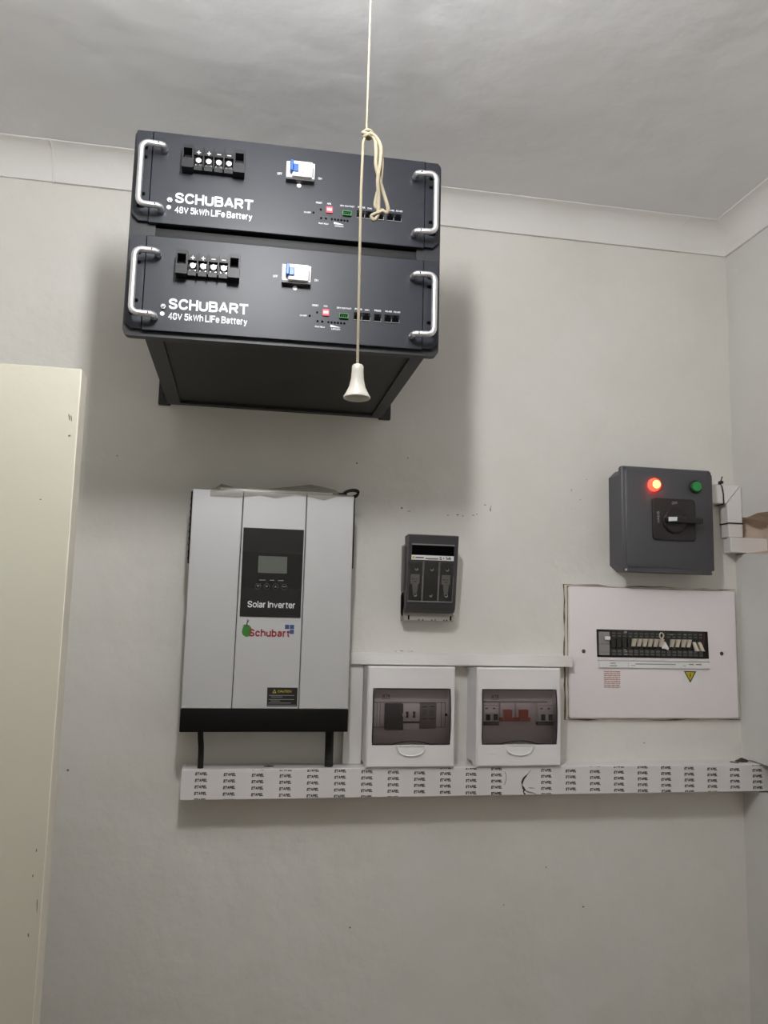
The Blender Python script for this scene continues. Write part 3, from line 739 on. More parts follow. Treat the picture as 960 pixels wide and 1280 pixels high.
for k in range(4):
    xk = 0.0330 + 0.0164 * k
    b_ = obj('button', G().lathe([(0, 0), (0.0050, 0), (0.0050, 0.0012), (0.0044, 0.0018), (0, 0.0018)], (xk, idp + 0.0012, 1.6486), 'd', 18), M['display_mid'], dp)
    g.lathe([(0.0046, 0), (0.0053, 0), (0.0053, 0.0003), (0.0046, 0.0003)], (xk, idp + 0.0019, 1.6486), 'd', 18)
    if k == 3: bars(g, [(xk - 0.003, xk + 0.003, 1.6490)], idp + 0.0033, 0.0009)
    elif k == 0: bars(g, [(xk - 0.0022, xk + 0.0022, 1.6500), (xk - 0.0006, xk + 0.0006, 1.6480)], idp + 0.0033, 0.0016)
    else:
        up_ = 1 if k == 2 else -1
        g.bm.faces.new([g.v(xk - 0.0022, idp + 0.0033, 1.6488 - up_ * 0.0012), g.v(xk + 0.0022, idp + 0.0033, 1.6488 - up_ * 0.0012), g.v(xk, idp + 0.0033, 1.6488 + up_ * 0.0020)])
obj('button_ring', g, M['grey_print'], dp)
obj('lettering', G().text('Solar Inverter', 0.0155, 0.1035, 1.6085, 1.6212, idp + 0.0014, bold=0.03), M['white_print'], dp, flat=True)
lg = obj('logo_lettering', G().text('Schubart', 0.0200, 0.0962, 1.5555, 1.5695, idp - 0.0003, bold=0.085), M['logo_red'], iv, flat=True)
P = [(0.0165 + 0.0095 * math.cos(t) * (1.0 if math.sin(t) < 0 else 0.92), 1.5660 + 0.0112 * math.sin(t)) for t in [2 * PI * i / 24 for i in range(24)]]
obj('logo_fruit', G().prism(P, idp - 0.0008, idp - 0.00045), M['logo_green'], lg)
g = G().tube([(0.0150, idp - 0.0003, 1.5740), (0.0165, idp - 0.0003, 1.5810), (0.0195, idp - 0.0003, 1.5855)], [0.0018, 0.0011, 0.0009], 6)
g.tube([(0.0158, idp - 0.0003, 1.5780), (0.0168, idp - 0.0003, 1.5830), (0.0165, idp - 0.0003, 1.5875)], [0.0010, 0.0010, 0.0006], 6)
g.tube([(0.0150, idp - 0.0003, 1.5750), (0.0115, idp - 0.0003, 1.5765), (0.0085, idp - 0.0003, 1.5735)], [0.0014, 0.0010, 0.0006], 6)
for v in g.bm.verts: v.co.y = -(idp - 0.0003) + (v.co.y + (idp - 0.0003)) * 0.2
obj('logo_stem', g, M['logo_stem'], lg)
g = G()
for xa, za in ((0.0865, 1.5705), (0.0955, 1.5705), (0.0955, 1.5615)):
    g.prism([(xa, za), (xa + 0.0080, za), (xa + 0.0080, za + 0.0080), (xa, za + 0.0080)], idp - 0.0008, idp - 0.0004)
obj('logo_square', g, M['logo_blue'], lg)
cl = obj('caution_label', G().prism([(0.0588, 1.4288), (0.1146, 1.4288), (0.1142, 1.4630), (0.0584, 1.4630)], idp - 0.001, idp - 0.0001), M['matt_black'], iv)
g = G().text('CAUTION', 0.0780, 0.1030, 1.4540, 1.4585, idp + 0.0001, bold=0.03)
g.ring([(0.0680, 1.4530), (0.0756, 1.4530), (0.0718, 1.4597)], [(0.0696, 1.4540), (0.0740, 1.4540), (0.0718, 1.4578)], idp - 0.0001, idp + 0.0001)
obj('caution_lettering', g, M['yellow'], cl, flat=True)
g = G()
bars(g, [(0.0615, 0.1085, 1.4488), (0.0655, 0.0870, 1.4460), (0.0615, 0.1085, 1.4415), (0.0655, 0.0830, 1.4387), (0.0615, 0.1025, 1.4350), (0.0600, 0.1130, 1.4312)], idp + 0.0001, 0.0009)
obj('small_print', g, M['grey_print'], cl, flat=True)

# cables out of the inverter
tag(obj('power_cable', G().tube(curve([(-0.0605, .045, 1.3830), (-0.0595, .045, 1.365), (-0.0575, .046, 1.345), (-0.0570, .047, 1.3100)]), 0.0056, 10), M['matt_black'], None, (-0.0575, .045, 1.31)),
    'thin black cable dropping from the inverter near the plain end of the lettered trunking', 'cable', 'black cables under the inverter')
pts = [(0.1832, .045, 1.3830 - 0.0018 * i) for i in range(41)]
tag(obj('power_cable', G().tube(pts, [0.0086 if i % 2 else 0.0078 for i in range(41)], 12), M['matt_black'], None, (0.1832, .045, 1.31)),
    'thick ribbed black cable dropping from the inverter beside the upright white trunking', 'cable', 'black cables under the inverter')

# clear bag of papers and a coiled lead on top of the inverter
bagt = thing('document_bag', 'crumpled clear plastic bag with a booklet lying on top of the inverter', 'bag', (0.07, 0.055, 1.8277))
obj('booklet', G().box(-0.045, 0.168, 0.020, 0.098, 1.8282, 1.8325), M['booklet'], bagt)
prof = [(-0.062, .0045), (-0.045, .021), (-0.030, .016), (-0.010, .0105), (0.030, .012), (0.060, .0165), (0.095, .021), (0.130, .030), (0.150, .0255), (0.175, .019), (0.190, .0125), (0.206, .005)]
g = G(); grid = []
for i, (x, h) in enumerate(prof):
    row = []
    for j in range(9):
        t = j / 8.0
        hh = h * (0.35 + 0.65 * math.sin(PI * min(1, t * 1.15 + 0.08))) * random.uniform(0.9, 1.05)
        d = 0.012 + t * 0.088
        row.append((x + random.uniform(-.002, .002), d, 1.8280 + max(0.0052 if -0.045 < x < 0.168 else 0.0012, hh * (1 - 0.55 * t ** 3))))
    grid.append(row)
low_row = [[(p[0], p[1], 1.8279) for p in r] for r in grid]
vt = [[g.v(*p) for p in r] for r in grid]
for i in range(len(vt) - 1):
    for j in range(8): g.bm.faces.new((vt[i][j], vt[i + 1][j], vt[i + 1][j + 1], vt[i][j + 1]))
# front lap of the bag hanging a little over the silver face
lap = [g.v(p[0], 0.1012, 1.8285) for p in [r[8] for r in grid]]
lapb = [g.v(p[0], 0.1018, 1.8275 - (0.0135 if i < 4 else (0.003 + 0.004 * ((i * 7) % 3) if i < 10 else 0.002))) for i, p in enumerate([r[8] for r in grid])]
for i in range(len(vt) - 1):
    g.bm.faces.new((vt[i][8], vt[i + 1][8], lap[i + 1], lap[i])); g.bm.faces.new((lap[i], lap[i + 1], lapb[i + 1], lapb[i]))
obj('plastic_sleeve', g, M['polythene'], bagt)
ct = thing('coiled_lead', 'small black lead coiled on the corner of the inverter top', 'lead', (0.200, 0.06, 1.8277))
pts = []
for i in range(72):
    t = 2 * PI * i / 24
    pts.append((0.2070 + 0.0150 * math.cos(t), 0.070 + 0.010 * math.sin(t + 0.4 * (i // 24)), 1.8345 + 0.0016 * (i // 24) + 0.0062 * math.sin(t) + 0.002 * math.cos(t)))
obj('lead', G().tube(pts, 0.0018, 8), M['matt_black'], ct)
obj('plug', G().side([(0.062, 1.8278), (0.076, 1.8278), (0.078, 1.8330), (0.074, 1.8372), (0.064, 1.8372)], 0.1830, 0.1990), M['matt_black'], ct)

# ------------------------------------------------------------------ trunking
TG = 'white cable trunking on the wall'
lt = thing('cable_trunking', 'long white trunking printed with rows of black lettering under inverter and breaker boxes', 'trunking', (0.5, 0.0, 1.2545), TG)
tx0, tx1, tz0, tz1, td = -0.0900, 1.1400, 1.2548, 1.3095, 0.060
obj('channel', G().box(tx0 + 0.001, tx1, 0.0, td - 0.006, tz0 + 0.0008, tz1 - 0.0004), M['trunk'], lt)
g = G()
P = [(0.012, tz1), (0.012, tz1 + 0.0003), (td - 0.0015, tz1 + 0.0003), (td, tz1 - 0.0012), (td, tz0 + 0.0012), (td - 0.0015, tz0), (0.012, tz0), (0.012, tz0 + 0.0008), (td - 0.0022, tz0 + 0.0008), (td - 0.0022, tz1 - 0.0008)]
g.side(P, tx0, tx1)
obj('lid', g, M['film'], lt)
g = G(); pitch = 0.01165
for k in range(24):
    if k == 12: continue
    xc = -0.0542 + 0.05165 * k
    off = (-0.0005 - 0.0018 * k) % pitch
    for r in range(-1, 6):
        zc = tz1 - 0.0068 + off - pitch * r
        if zc > tz1 + 0.001 or zc < tz0 - 0.001: continue
        g.text('ETAPEL', xc - 0.0112, xc + 0.0112, zc - 0.0028, zc + 0.0028, td + 0.0003, bold=0.14, shear=0.22, clip=(tz0 + 0.0014, tz1 - 0.0014))
obj('printed_lettering', g, M['ink'], lt, flat=True)
# break in the lid beyond the second breaker box
g = G()
def crack(path, w, d=td + 0.0004):
    L_, R_ = [], []
    for i, (x, z) in enumerate(path):
        a = path[max(0, i - 1)]; b = path[min(len(path) - 1, i + 1)]
        t = Vector((b[0] - a[0], b[1] - a[1])); t.normalize(); n = Vector((-t.y, t.x))
        ww = w[i] if isinstance(w, (list, tuple)) else w
        L_.append(g.v(x + n.x * ww, d, z + n.y * ww)); R_.append(g.v(x - n.x * ww, d, z - n.y * ww))
    for i in range(len(path) - 1): g.bm.faces.new((L_[i], L_[i + 1], R_[i + 1], R_[i]))
crack([(0.5851, 1.3030), (0.5780, 1.2950), (0.5735, 1.2905), (0.5700, 1.2870), (0.5668, 1.2800), (0.5665, 1.2740), (0.5690, 1.2690), (0.5715, 1.2650), (0.5690, 1.2610), (0.5730, 1.2565)],
      [.0003, .0005, .0016, .0020, .0022, .0007, .0022, .0027, .0007, .0020])
obj('broken_edge', g, M['putty'], lt, flat=True)
g = G()
crack([(0.5730, 1.2640), (0.5790, 1.2610), (0.5880, 1.2590), (0.5960, 1.2570)], [.0012, .0016, .0012, .0005])
crack([(0.5790, 1.2690), (0.5850, 1.2685), (0.5930, 1.2680)], [.0003, .0009, .0003])
crack([(0.5309, 1.3000), (0.5340, 1.2930), (0.5335, 1.2840), (0.5300, 1.2750)], .0006)
obj('lifted_film', g, M['mid_grey'], lt, flat=True)
g = G(); P = [g.v(0.0700 + 0.0105 * math.cos(t), 0.035 + 0.006 * math.sin(t), tz1 + 0.0006) for t in [2 * PI * i / 12 for i in range(12)]]
g.bm.faces.new(P)
obj('cable_hole', g, M['gap'], lt, flat=True)

ut = thing('cable_trunking', 'thin plain white trunking strip running along the tops of the breaker boxes', 'trunking', (0.45, 0.0, 1.5030), TG)
obj('channel', G().box(0.2120, 0.6870, 0.0125, 0.020, 1.5038, 1.5250), M['trunk'], ut)
obj('lid', G().box(0.2115, 0.6876, 0.0200, 0.030, 1.5030, 1.5258, 0.0012, 2), M['trunk'], ut)
obj('back_strip', G().box(0.2120, 0.6790, 0.0, 0.0125, 1.5038, 1.5250), M['trunk'], ut)
vt_ = thing('cable_trunking', 'short upright white trunking between the inverter and the nearest breaker box', 'trunking', (0.2315, 0.0, 1.3100), TG)
obj('channel', G().box(0.2140, 0.2486, 0.0, 0.014, 1.3102, 1.5026), M['trunk'], vt_)
obj('lid', G().box(0.2128, 0.2496, 0.014, 0.021, 1.3102, 1.5026, 0.0015, 2), M['trunk'], vt_)

# trunking beside the grey switch box, mitred and strapped, running into the hole in the wall
a_ = thing('cable_trunking', 'short mitred white trunking stub leaving the side of the grey switch box', 'trunking', (1.03, 0.0, 1.863), TG)
obj('stub', G().prism([(0.9945, 1.8632), (1.0490, 1.8632), (1.0850, 1.9052), (0.9945, 1.9052)], 0.0, 0.030, 0.0008), M['trunk'], a_)
b_ = thing('cable_trunking', 'upright white trunking in the room corner, strapped with a black cable tie', 'trunking', (1.07, 0.0, 1.788), TG)
obj('upright', G().prism([(1.0512, 1.8626), (1.0873, 1.9050), (1.0882, 1.7900), (1.0540, 1.7900)], 0.0, 0.0302, 0.0008), M['trunk'], b_)
c_ = thing('cable_trunking', 'white trunking length passing into the broken hole in the wall', 'trunking', (1.08, 0.0, 1.7545), TG)
obj('channel', G().prism([(1.0590, 1.7560), (1.18, 1.7550), (1.18, 1.7868), (1.0590, 1.7872)], 0.002, 0.022), M['trunk'], c_)
obj('lid', G().prism([(1.0552, 1.7562), (1.18, 1.7525), (1.18, 1.7880), (1.0545, 1.7890)], 0.022, 0.034, 0.0008), M['trunk'], c_)
def tie_loop(name, pts, w, label, extra=None):
    t = thing(name, label, 'cable tie', pts[0], 'black cable ties on the corner trunking')
    g = G().tube(pts, w, 6, closed=True)
    obj('strap', g, M['matt_black'], t)
    if extra: obj('tie_head', extra, M['matt_black'], t)
    return t
g = G().box(1.0325, 1.0400, 0.028, 0.0385, 1.9065, 1.9125, 0.0008, 1).tube([(1.036, 0.033, 1.910), (1.0385, 0.036, 1.9225)], 0.0012, 6)
tie_loop('cable_tie', [(1.0370, 0.002, 1.9065), (1.0370, 0.0305, 1.9068), (1.0400, 0.0318, 1.900), (1.0425, 0.0318, 1.885), (1.0430, 0.0318, 1.862), (1.0430, 0.030, 1.8617), (1.0425, 0.002, 1.8617)], 0.0014,
         'black cable tie looped over the mitred stub with its tail sticking up', g)
tie_loop('cable_tie', [(1.0518, 0.002, 1.8195), (1.0515, 0.031, 1.8195), (1.0535, 0.0318, 1.8202), (1.0870, 0.0318, 1.8202), (1.0885, 0.0308, 1.8202), (1.0886, 0.002, 1.8200)], 0.0014,
         'black cable tie strapped flat across the upright corner trunking')
g = G().lathe([(0.0, 0), (0.009, 0.0003), (0.010, 0.002), (0.006, 0.005), (0.002, 0.0075), (0, 0.008)], (1.068, 0.030, tz1 + 0.0004), 'z', 9)
for v in g.bm.verts: v.co.x += random.uniform(-.0016, .0016); v.co.x = 1.068 + (v.co.x - 1.068) * 1.35
tag(obj('putty_lump', g, M['putty'], None, (1.068, 0.030, tz1)), 'small dark lump of putty left on the lettered trunking near the corner', 'debris')
tag(obj('tie_offcut', G().tube([(1.036, 0.036, tz1 + 0.0016), (1.048, 0.048, tz1 + 0.0016)], 0.0012, 6), M['dark_grey'], None, (1.04, 0.04, tz1)), 'thin grey offcut lying on the lettered trunking beside the putty lump', 'debris')

# ------------------------------------------------------------------ fused isolator
fs = thing('fuse_isolator', 'dark grey fused isolator with clear windows mounted between inverter and switch box', 'fuse switch', (0.378, 0.0, 1.590))
g = G().box(0.3260, 0.4300, 0.0, 0.032, 1.5905, 1.7450, 0.0015, 1)
base = obj('base', g, M['fuse_base'], fs)
g = G()
for x in (0.3370, 0.4240): g.box(x - 0.0016, x + 0.0016, 0.0315, 0.0326, 1.5930, 1.6020)
for x, z in ((0.358, 1.5935), (0.366, 1.5932), (0.385, 1.5930), (0.392, 1.5935), (0.410, 1.5930), (0.416, 1.5932)): g.box(x - 0.0012, x + 0.0012, 0.0315, 0.0324, z - 0.0012, z + 0.0012)
for z in (1.650, 1.658, 1.666, 1.70): g.box(0.3252, 0.3262, 0.010, 0.014, z, z + 0.004)
obj('base_slot', g, M['gap'], base)
# cover: swept side profile, deeper at the top, rounding in at the bottom
def cov(k):      # k in 0..1 from bottom to top -> depth of the front skin
    return 0.052 + 0.023 * k
prof = [(0.032, 1.7610), (0.068, 1.7625), (0.0750, 1.7600), (cov(0.8), 1.7300), (cov(0.22), 1.6400), (cov(0.14), 1.6280), (0.052, 1.6160), (0.045, 1.6090), (0.034, 1.6070), (0.032, 1.6080)]
cvr = obj('cover', G().side(prof, 0.3262, 0.4275), M['fuse_dark'], fs)
def fr(z): return cov((z - 1.6075) / (1.7625 - 1.6075)) + 0.0006
def slab(g, x0, x1, z0, z1, lift0, lift1):
    g.loft([[(x, fr(z) + l, z) for x, z in ((x0, z0), (x1, z0), (x1, z1), (x0, z1))] for l in (lift0, lift1)]); return g
g = slab(G(), 0.3330, 0.4190, 1.7180, 1.7420, -0.0004, 0.0004)
gp = obj('grip_recess', g, M['gap'], cvr)
obj('grip_edge', slab(G(), 0.3320, 0.4190, 1.7405, 1.7432, 0, 0.0035), M['mid_grey'], gp)
g = slab(G(), 0.3325, 0.4190, 1.7115, 1.7208, 0, 0.0012)
lb = obj('maker_label', g, M['bright_plastic'], cvr)
g = G()
for x0, x1, z in ((0.3405, 0.3575, 1.7160), (0.3605, 0.3880, 1.7152), (0.3605, 0.3860, 1.7136), (0.3900, 0.3935, 1.7180), (0.3970, 0.3990, 1.7160), (0.4030, 0.4050, 1.7180), (0.4090, 0.4120, 1.7178), (0.3900, 0.3940, 1.7140), (0.4040, 0.4130, 1.7150)):
    bars(g, [(x0, x1, z)], fr(1.716) + 0.0016, 0.0010 if x1 - x0 > .02 else 0.0022)
obj('label_print', g, M['dark_grey'], lb, flat=True)
obj('label_badge', G().lathe([(0.0014, 0), (0.0026, 0), (0.0026, 0.0003), (0.0014, 0.0003)], (0.3362, fr(1.716) + 0.0012, 1.7160), 'd', 12), M['yellow'], lb)
for x0, x1, wide in ((0.3295, 0.3555, True), (0.3600, 0.3880, False), (0.3925, 0.4190, True)):
    w = obj('fuse_window', slab(G(), x0, x1, 1.6310, 1.7085, 0.0006, 0.0022), M['fuse_clear'], cvr)
    xm = (x0 + x1) / 2
    g = G()
    if wide:
        slab(g, xm - 0.0095, xm + 0.0085, 1.6640, 1.6830, -0.0002, 0.0003)
        g.loft([[(x, fr(z) + l, z) for x, z in ((xm - 0.003, 1.642), (xm + 0.004, 1.642), (xm + 0.0065, 1.664), (xm - 0.006, 1.664))] for l in (-0.0002, 0.0003)])
        obj('fuse_link', g, M['fuse_link'], w)
        obj('link_print', bars(G(), [(xm - 0.003, xm + 0.004, 1.6800), (xm - 0.007, xm - 0.001, 1.6735), (xm + 0.001, xm + 0.004, 1.6735), (xm - 0.003, xm + 0.003, 1.6685)], fr(1.675) + 0.0006, 0.0013), M['dark_grey'], w, flat=True)
    g = G(); g2 = G()
    for z in (1.6930, 1.6415):
        g.lathe([(0, 0), (0.0032, 0), (0.0032, 0.0010), (0, 0.0012)], (xm + 0.001, fr(z) + 0.0022, z), 'd', 12)
        g2.lathe([(0, 0), (0.0017, 0), (0.0017, 0.0004), (0, 0.0004)], (xm + 0.0004, fr(z) + 0.0034, z + 0.0013), 'd', 10)
    obj('test_hole_rim', g, M['mid_grey'], w)
    obj('test_hole', g2, M['gap'], w)
obj('fuse_carrier', slab(G(), 0.3292, 0.4193, 1.6305, 1.7090, -0.0012, 0.0001), M['carrier'], cvr)
obj('window_edge', slab(slab(slab(slab(G(), 0.3285, 0.4195, 1.6285, 1.6305, 0, 0.0025), 0.3562, 0.3576, 1.6300, 1.6800, 0, 0.002), 0.3890, 0.3904, 1.6300, 1.6800, 0, 0.002), 0.4192, 0.4202, 1.6300, 1.6800, 0, 0.002), M['mid_grey'], cvr)
obj('side_rail', G().box(0.3225, 0.3262, 0.018, 0.040, 1.6500, 1.7400, 0.001, 1), M['carrier'], fs)
obj('side_hook', G().side([(0.012, 1.640), (0.03, 1.648), (0.034, 1.625), (0.026, 1.600), (0.014, 1.606)], 0.3240, 0.3262), M['gap'], fs)

# ------------------------------------------------------------------ two small breaker enclosures
ED = 0.068
def enclosure(x0, x1, label):
    z0, z1 = 1.3108, 1.5022
    e = thing('breaker_enclosure', label, 'breaker box', ((x0 + x1) / 2, 0.0, z0), 'white breaker boxes with smoked doors')
    wx0, wx1, wz0, wz1 = x0 + 0.0110, x1 - 0.0095, 1.3530, 1.4608
    g = G()
    o0 = [(x0 - 0.0002, z0 + 0.006), (x1, z0 + 0.006), (x1, z1 - 0.002), (x0 - 0.0002, z1 - 0.002)]
    o1 = [(x0, z0), (x1, z0), (x1, z1), (x0, z1)]
    wi = [(wx0, wz0), (wx1, wz0), (wx1, wz1), (wx0, wz1)]
    L = [[g.v(x, d, z) for x, z in l] for l, d in ((o0, 0.0), (o0, 0.036), (o1, 0.050), (o1, ED - 0.003))]
    ins = [(x0 + 0.003, z0 + 0.003), (x1 - 0.003, z0 + 0.003), (x1 - 0.003, z1 - 0.003), (x0 + 0.003, z1 - 0.003)]
    L.append([g.v(x, ED, z) for x, z in ins]); L.append([g.v(x, ED, z) for x, z in wi]); L.append([g.v(x, 0.046, z) for x, z in wi])
    for a, b in zip(L, L[1:]):
        for i in range(4): g.bm.faces.new((a[i], a[(i + 1) % 4], b[(i + 1) % 4], b[i]))
    g.bm.faces.new(L[0])
    obj('cover', g, M['white_plastic'], e, flat=True)
    fa = obj('fascia', G().box(wx0 - 0.001, wx1 + 0.001, 0.040, 0.0462, wz0 - 0.001, wz1 + 0.001), M['fascia'], e)
    # smoked door: bowed sheet with an arched lower edge
    def door_pt(u, v):
        x = wx0 + 0.0006 + (wx1 - wx0 - 0.0012) * u
        zlow = wz0 + 0.0012 + 0.0060 * max(0.0, 1 - ((u - 0.5) / 0.24) ** 2)
        z = zlow + (wz1 - 0.0012 - zlow) * v
        return x, ED - 0.002 + 0.0055 * math.sin(PI * min(1, max(0, v)) * 0.9 + 0.1), z
    g = G(); nu, nv = 16, 8
    for off in (0.0, -0.0016):
        vv = [[g.v(*(lambda p: (p[0], p[1] + off, p[2]))(door_pt(i / nu, j / nv))) for j in range(nv + 1)] for i in range(nu + 1)]
        for i in range(nu):
            for j in range(nv): g.bm.faces.new((vv[i][j], vv[i + 1][j], vv[i + 1][j + 1], vv[i][j + 1]))
        if off == 0.0: keep = vv
    wd = obj('smoked_door', g, M['smoke'], e)
    path = [door_pt(i / nu, 0) for i in range(nu + 1)] + [door_pt(1, j / nv) for j in range(1, nv + 1)] + [door_pt(1 - i / nu, 1) for i in range(1, nu + 1)] + [door_pt(0, 1 - j / nv) for j in range(1, nv)]
    obj('door_rim', G().tube(path, 0.0013, 6, closed=True), M['smoke_edge'], wd)
    g = G().text('ATK', wx0 + 0.0170, wx0 + 0.0335, wz1 - 0.0185, wz1 - 0.0110, ED + 0.0043, bold=0.02, shear=0.30)
    bars(g, [(wx0 + 0.0165, wx0 + 0.0325, wz1 - 0.0198)], ED + 0.0043, 0.0007)
    obj('door_lettering', g, M['ink'], wd, flat=True)
    # finger pull under the door
    xm = (x0 + x1) / 2 + 0.0008; g = G(); n = 16
    loops = []
    for rr, d, dz in ((1.0, ED - 0.0002, 0), (1.0, ED + 0.0022, 0), (0.90, ED + 0.0030, 0.0012), (0.80, ED + 0.0012, 0.0035)):
        loops.append([(xm + 0.0295 * rr * math.cos(PI + PI * i / n), d, wz0 - 0.001 - dz * 0.3 + 0.0205 * rr * (abs(math.sin(PI * i / n)) ** 0.7) * -1) for i in range(n + 1)])
    g.loft(loops)
    obj('finger_pull', g, M['bright_plastic'], e)
    return e, fa, wx0, wx1, wz0, wz1

k = 1.0144
e1, fa, wx0, wx1, wz0, wz1 = enclosure(0.2512, 0.4258, 'white breaker box nearer the inverter, one dark grey module behind its smoked door')
F = 0.0462
g = G()      # blanking strip and its slots
g.ring([(0.2660, 1.3835), (0.4120, 1.3835), (0.4120, 1.4320), (0.2660, 1.4320)], [(0.2670, 1.3845), (0.4110, 1.3845), (0.4110, 1.4310), (0.2670, 1.4310)], F, F + 0.0008)
for x in (0.2742, 0.2800, 0.4035): g.box(x, x + 0.0008, F, F + 0.0006, 1.3845, 1.4310)
obj('slot_edge', g, M['dark_grey'], fa)
md = obj('surge_module', G().box(0.2890, 0.3245, F, F + 0.012, 1.3800, 1.4300, 0.001, 1).box(0.2895, 0.3240, F + 0.008, F + 0.0145, 1.3810, 1.3870), M['dark_grey'], e1)
md = obj('circuit_breaker', G().box(0.3250, 0.3580, F, F + 0.009, 1.3800, 1.4310, 0.0008, 1), M['bright_plastic'], e1)
g = G()
for x in (0.3265, 0.3400, 0.3530): g.lathe([(0.0045, 0), (0.0042, 0.004), (0, 0.0045)], (x, F + 0.009, 1.4090), 'd', 12)
obj('toggle', g, M['bright_plastic'], md)
g = G()
for x in (0.3300, 0.3440): g.box(x, x + 0.0052, F + 0.009, F + 0.0098, 1.4030, 1.4150)
g.box(0.3250, 0.3580, F + 0.009, F + 0.0094, 1.3925, 1.3965)
obj('toggle_slot', g, M['dark_grey'], md)
md = obj('circuit_breaker', G().box(0.3585, 0.3920, F, F + 0.008, 1.3820, 1.4310, 0.0008, 1), M['mid_grey'], e1)
g = G()
for x in (0.3625, 0.3780):
    for z in (1.4240, 1.4010): bars(g, [(x, x + 0.0105, z)], F + 0.0083, 0.0016)
    for i in range(5): bars(g, [(x, x + 0.008 + 0.002 * (i % 2), 1.4180 - 0.0025 * i)], F + 0.0083, 0.0006)
obj('breaker_print', g, M['ink'], md, flat=True)
obj('door_catch', G().lathe([(0, 0), (0.0026, 0), (0.0026, 0.002), (0, 0.002)], (0.4135, F, 1.4080), 'd', 10), M['gap'], e1)

e2, fa, wx0, wx1, wz0, wz1 = enclosure(0.4698, 0.6455, 'white breaker box nearer the flush board, red switches behind its smoked door')
g = G().box(0.4830, 0.6250, F, F + 0.0008, 1.4330, 1.4345).box(0.6015, 0.6022, F, F + 0.0006, 1.396, 1.433)
obj('slot_edge', g, M['dark_grey'], fa)
def poles(x, label_m=None):
    b = obj('circuit_breaker', G().box(x, x + 0.0345, F, F + 0.009, 1.3960, 1.4325, 0.0008, 1).box(x + 0.001, x + 0.0335, F + 0.008, F + 0.012, 1.3985, 1.4120), M['white_plastic'], e2)
    g = G()
    for q in (0.0065, 0.0225): g.box(x + q, x + q + 0.0078, F + 0.0115, F + 0.0165, 1.3990, 1.4105, 0.0008, 1)
    obj('toggle', g, M['matt_black'], b)
    g = bars(bars(G(), [(x + 0.006, x + 0.011, 1.4215), (x + 0.0215, x + 0.0265, 1.4215)], F + 0.0094, 0.0022), [(x + 0.002, x + 0.0325, 1.4275)], F + 0.0094, 0.0005)
    obj('breaker_print', g, M['ink'], b, flat=True)
    return b
p1 = poles(0.4855)
again(p1, 0.1150)
obj('breaker_shroud', G().box(0.4855, 0.5195, F, F + 0.010, 1.3885, 1.3955).box(0.6005, 0.6345, F, F + 0.010, 1.3885, 1.3955), M['dark_grey'], e2)
for x in (0.5275, 0.5610):
    b = obj('circuit_breaker', G().box(x - 0.0045, x + 0.0245, F, F + 0.008, 1.3960, 1.4325, 0.0008, 1), M['white_plastic'], e2)
    obj('toggle', G().box(x, x + 0.0180, F + 0.008, F + 0.0165, 1.3985, 1.4195, 0.0015, 2), M['orange_red'], b)
obj('red_strip', G().box(0.5230, 0.5860, F, F + 0.0088, 1.3962, 1.4040), M['orange_red'], e2)
obj('door_catch', G().lathe([(0, 0), (0.0026, 0), (0.0026, 0.002), (0, 0.002)], (0.6290, F, 1.4110), 'd', 10), M['gap'], e2)

# ------------------------------------------------------------------ flush distribution board
db = thing('distribution_board', 'flush white distribution board with a strip of black breakers and hazard sticker', 'fuse board', (0.88, 0.0, 1.395))
def ragged(x0, x1, z0, z1, n, amp):
    P = []
    for i in range(n): P.append((x0 + (x1 - x0) * i / n, z0 + random.uniform(-amp, amp)))
    for i in range(n): P.append((x1 + random.uniform(-amp, amp), z0 + (z1 - z0) * i / n))
    for i in range(n): P.append((x1 + (x0 - x1) * i / n, z1 + random.uniform(-amp, amp)))
    for i in range(n): P.append((x0 + random.uniform(-amp, amp), z1 + (z0 - z1) * i / n))
    return P
Po = ragged(0.6825, 1.0835, 1.3940, 1.6745, 16, 0.0012); Pi = ragged(0.6890, 1.0755, 1.3985, 1.6700, 16, 0.0003)
obj('plaster_rim', G().ring(Po, Pi, 0.0, 0.0042), M['rim'], db)
Po = ragged(0.6808, 1.0848, 1.3926, 1.6758, 16, 0.0016); Pi = ragged(0.6840, 1.0820, 1.3955, 1.6730, 16, 0.0004)
obj('grubby_gap', G().ring(Po, Pi, 0.0, 0.0012), M['crack'], db)
Po = ragged(0.6872, 1.0775, 1.3960, 1.6722, 16, 0.0007); Pi = ragged(0.6890, 1.0750, 1.3985, 1.6700, 16, 0.0003)
obj('edge_gap', G().ring(Po, Pi, 0.0, 0.0050), M['crack'], db)
cp = obj('cover_plate', G().prism(rrect(0.6880, 1.0765, 1.3972, 1.6710, 0.004), 0.001, 0.012, 0.0015), M['board'], db)
D0 = 0.012
for x in (0.7197, 1.0395):
    obj('plate_screw', G().lathe([(0, 0), (0.0042, 0), (0.0040, 0.0010), (0.0015, 0.0012), (0, 0.0004)], (x, D0, 1.5352), 'd', 12), M['dark_grey'], cp)
obj('breaker_slot', G().ring([(0.7500, 1.5240), (1.0075, 1.5240), (1.0060, 1.5818), (0.7490, 1.5818)], [(0.7512, 1.5252), (1.0063, 1.5252), (1.0048, 1.5806), (0.7502, 1.5806)], D0, D0 + 0.0022).box(0.750, 1.0065, D0, D0 + 0.0004, 1.5245, 1.5812), M['matt_black'], db)
ms_ = obj('main_switch', G().box(0.7528, 0.7765, D0, D0 + 0.006, 1.5280, 1.5770, 0.0008, 1), M['main_grey'], db)
obj('toggle', G().box(0.7645, 0.7735, D0 + 0.006, D0 + 0.016, 1.5600, 1.5675, 0.001, 1), M['bright_plastic'], ms_)
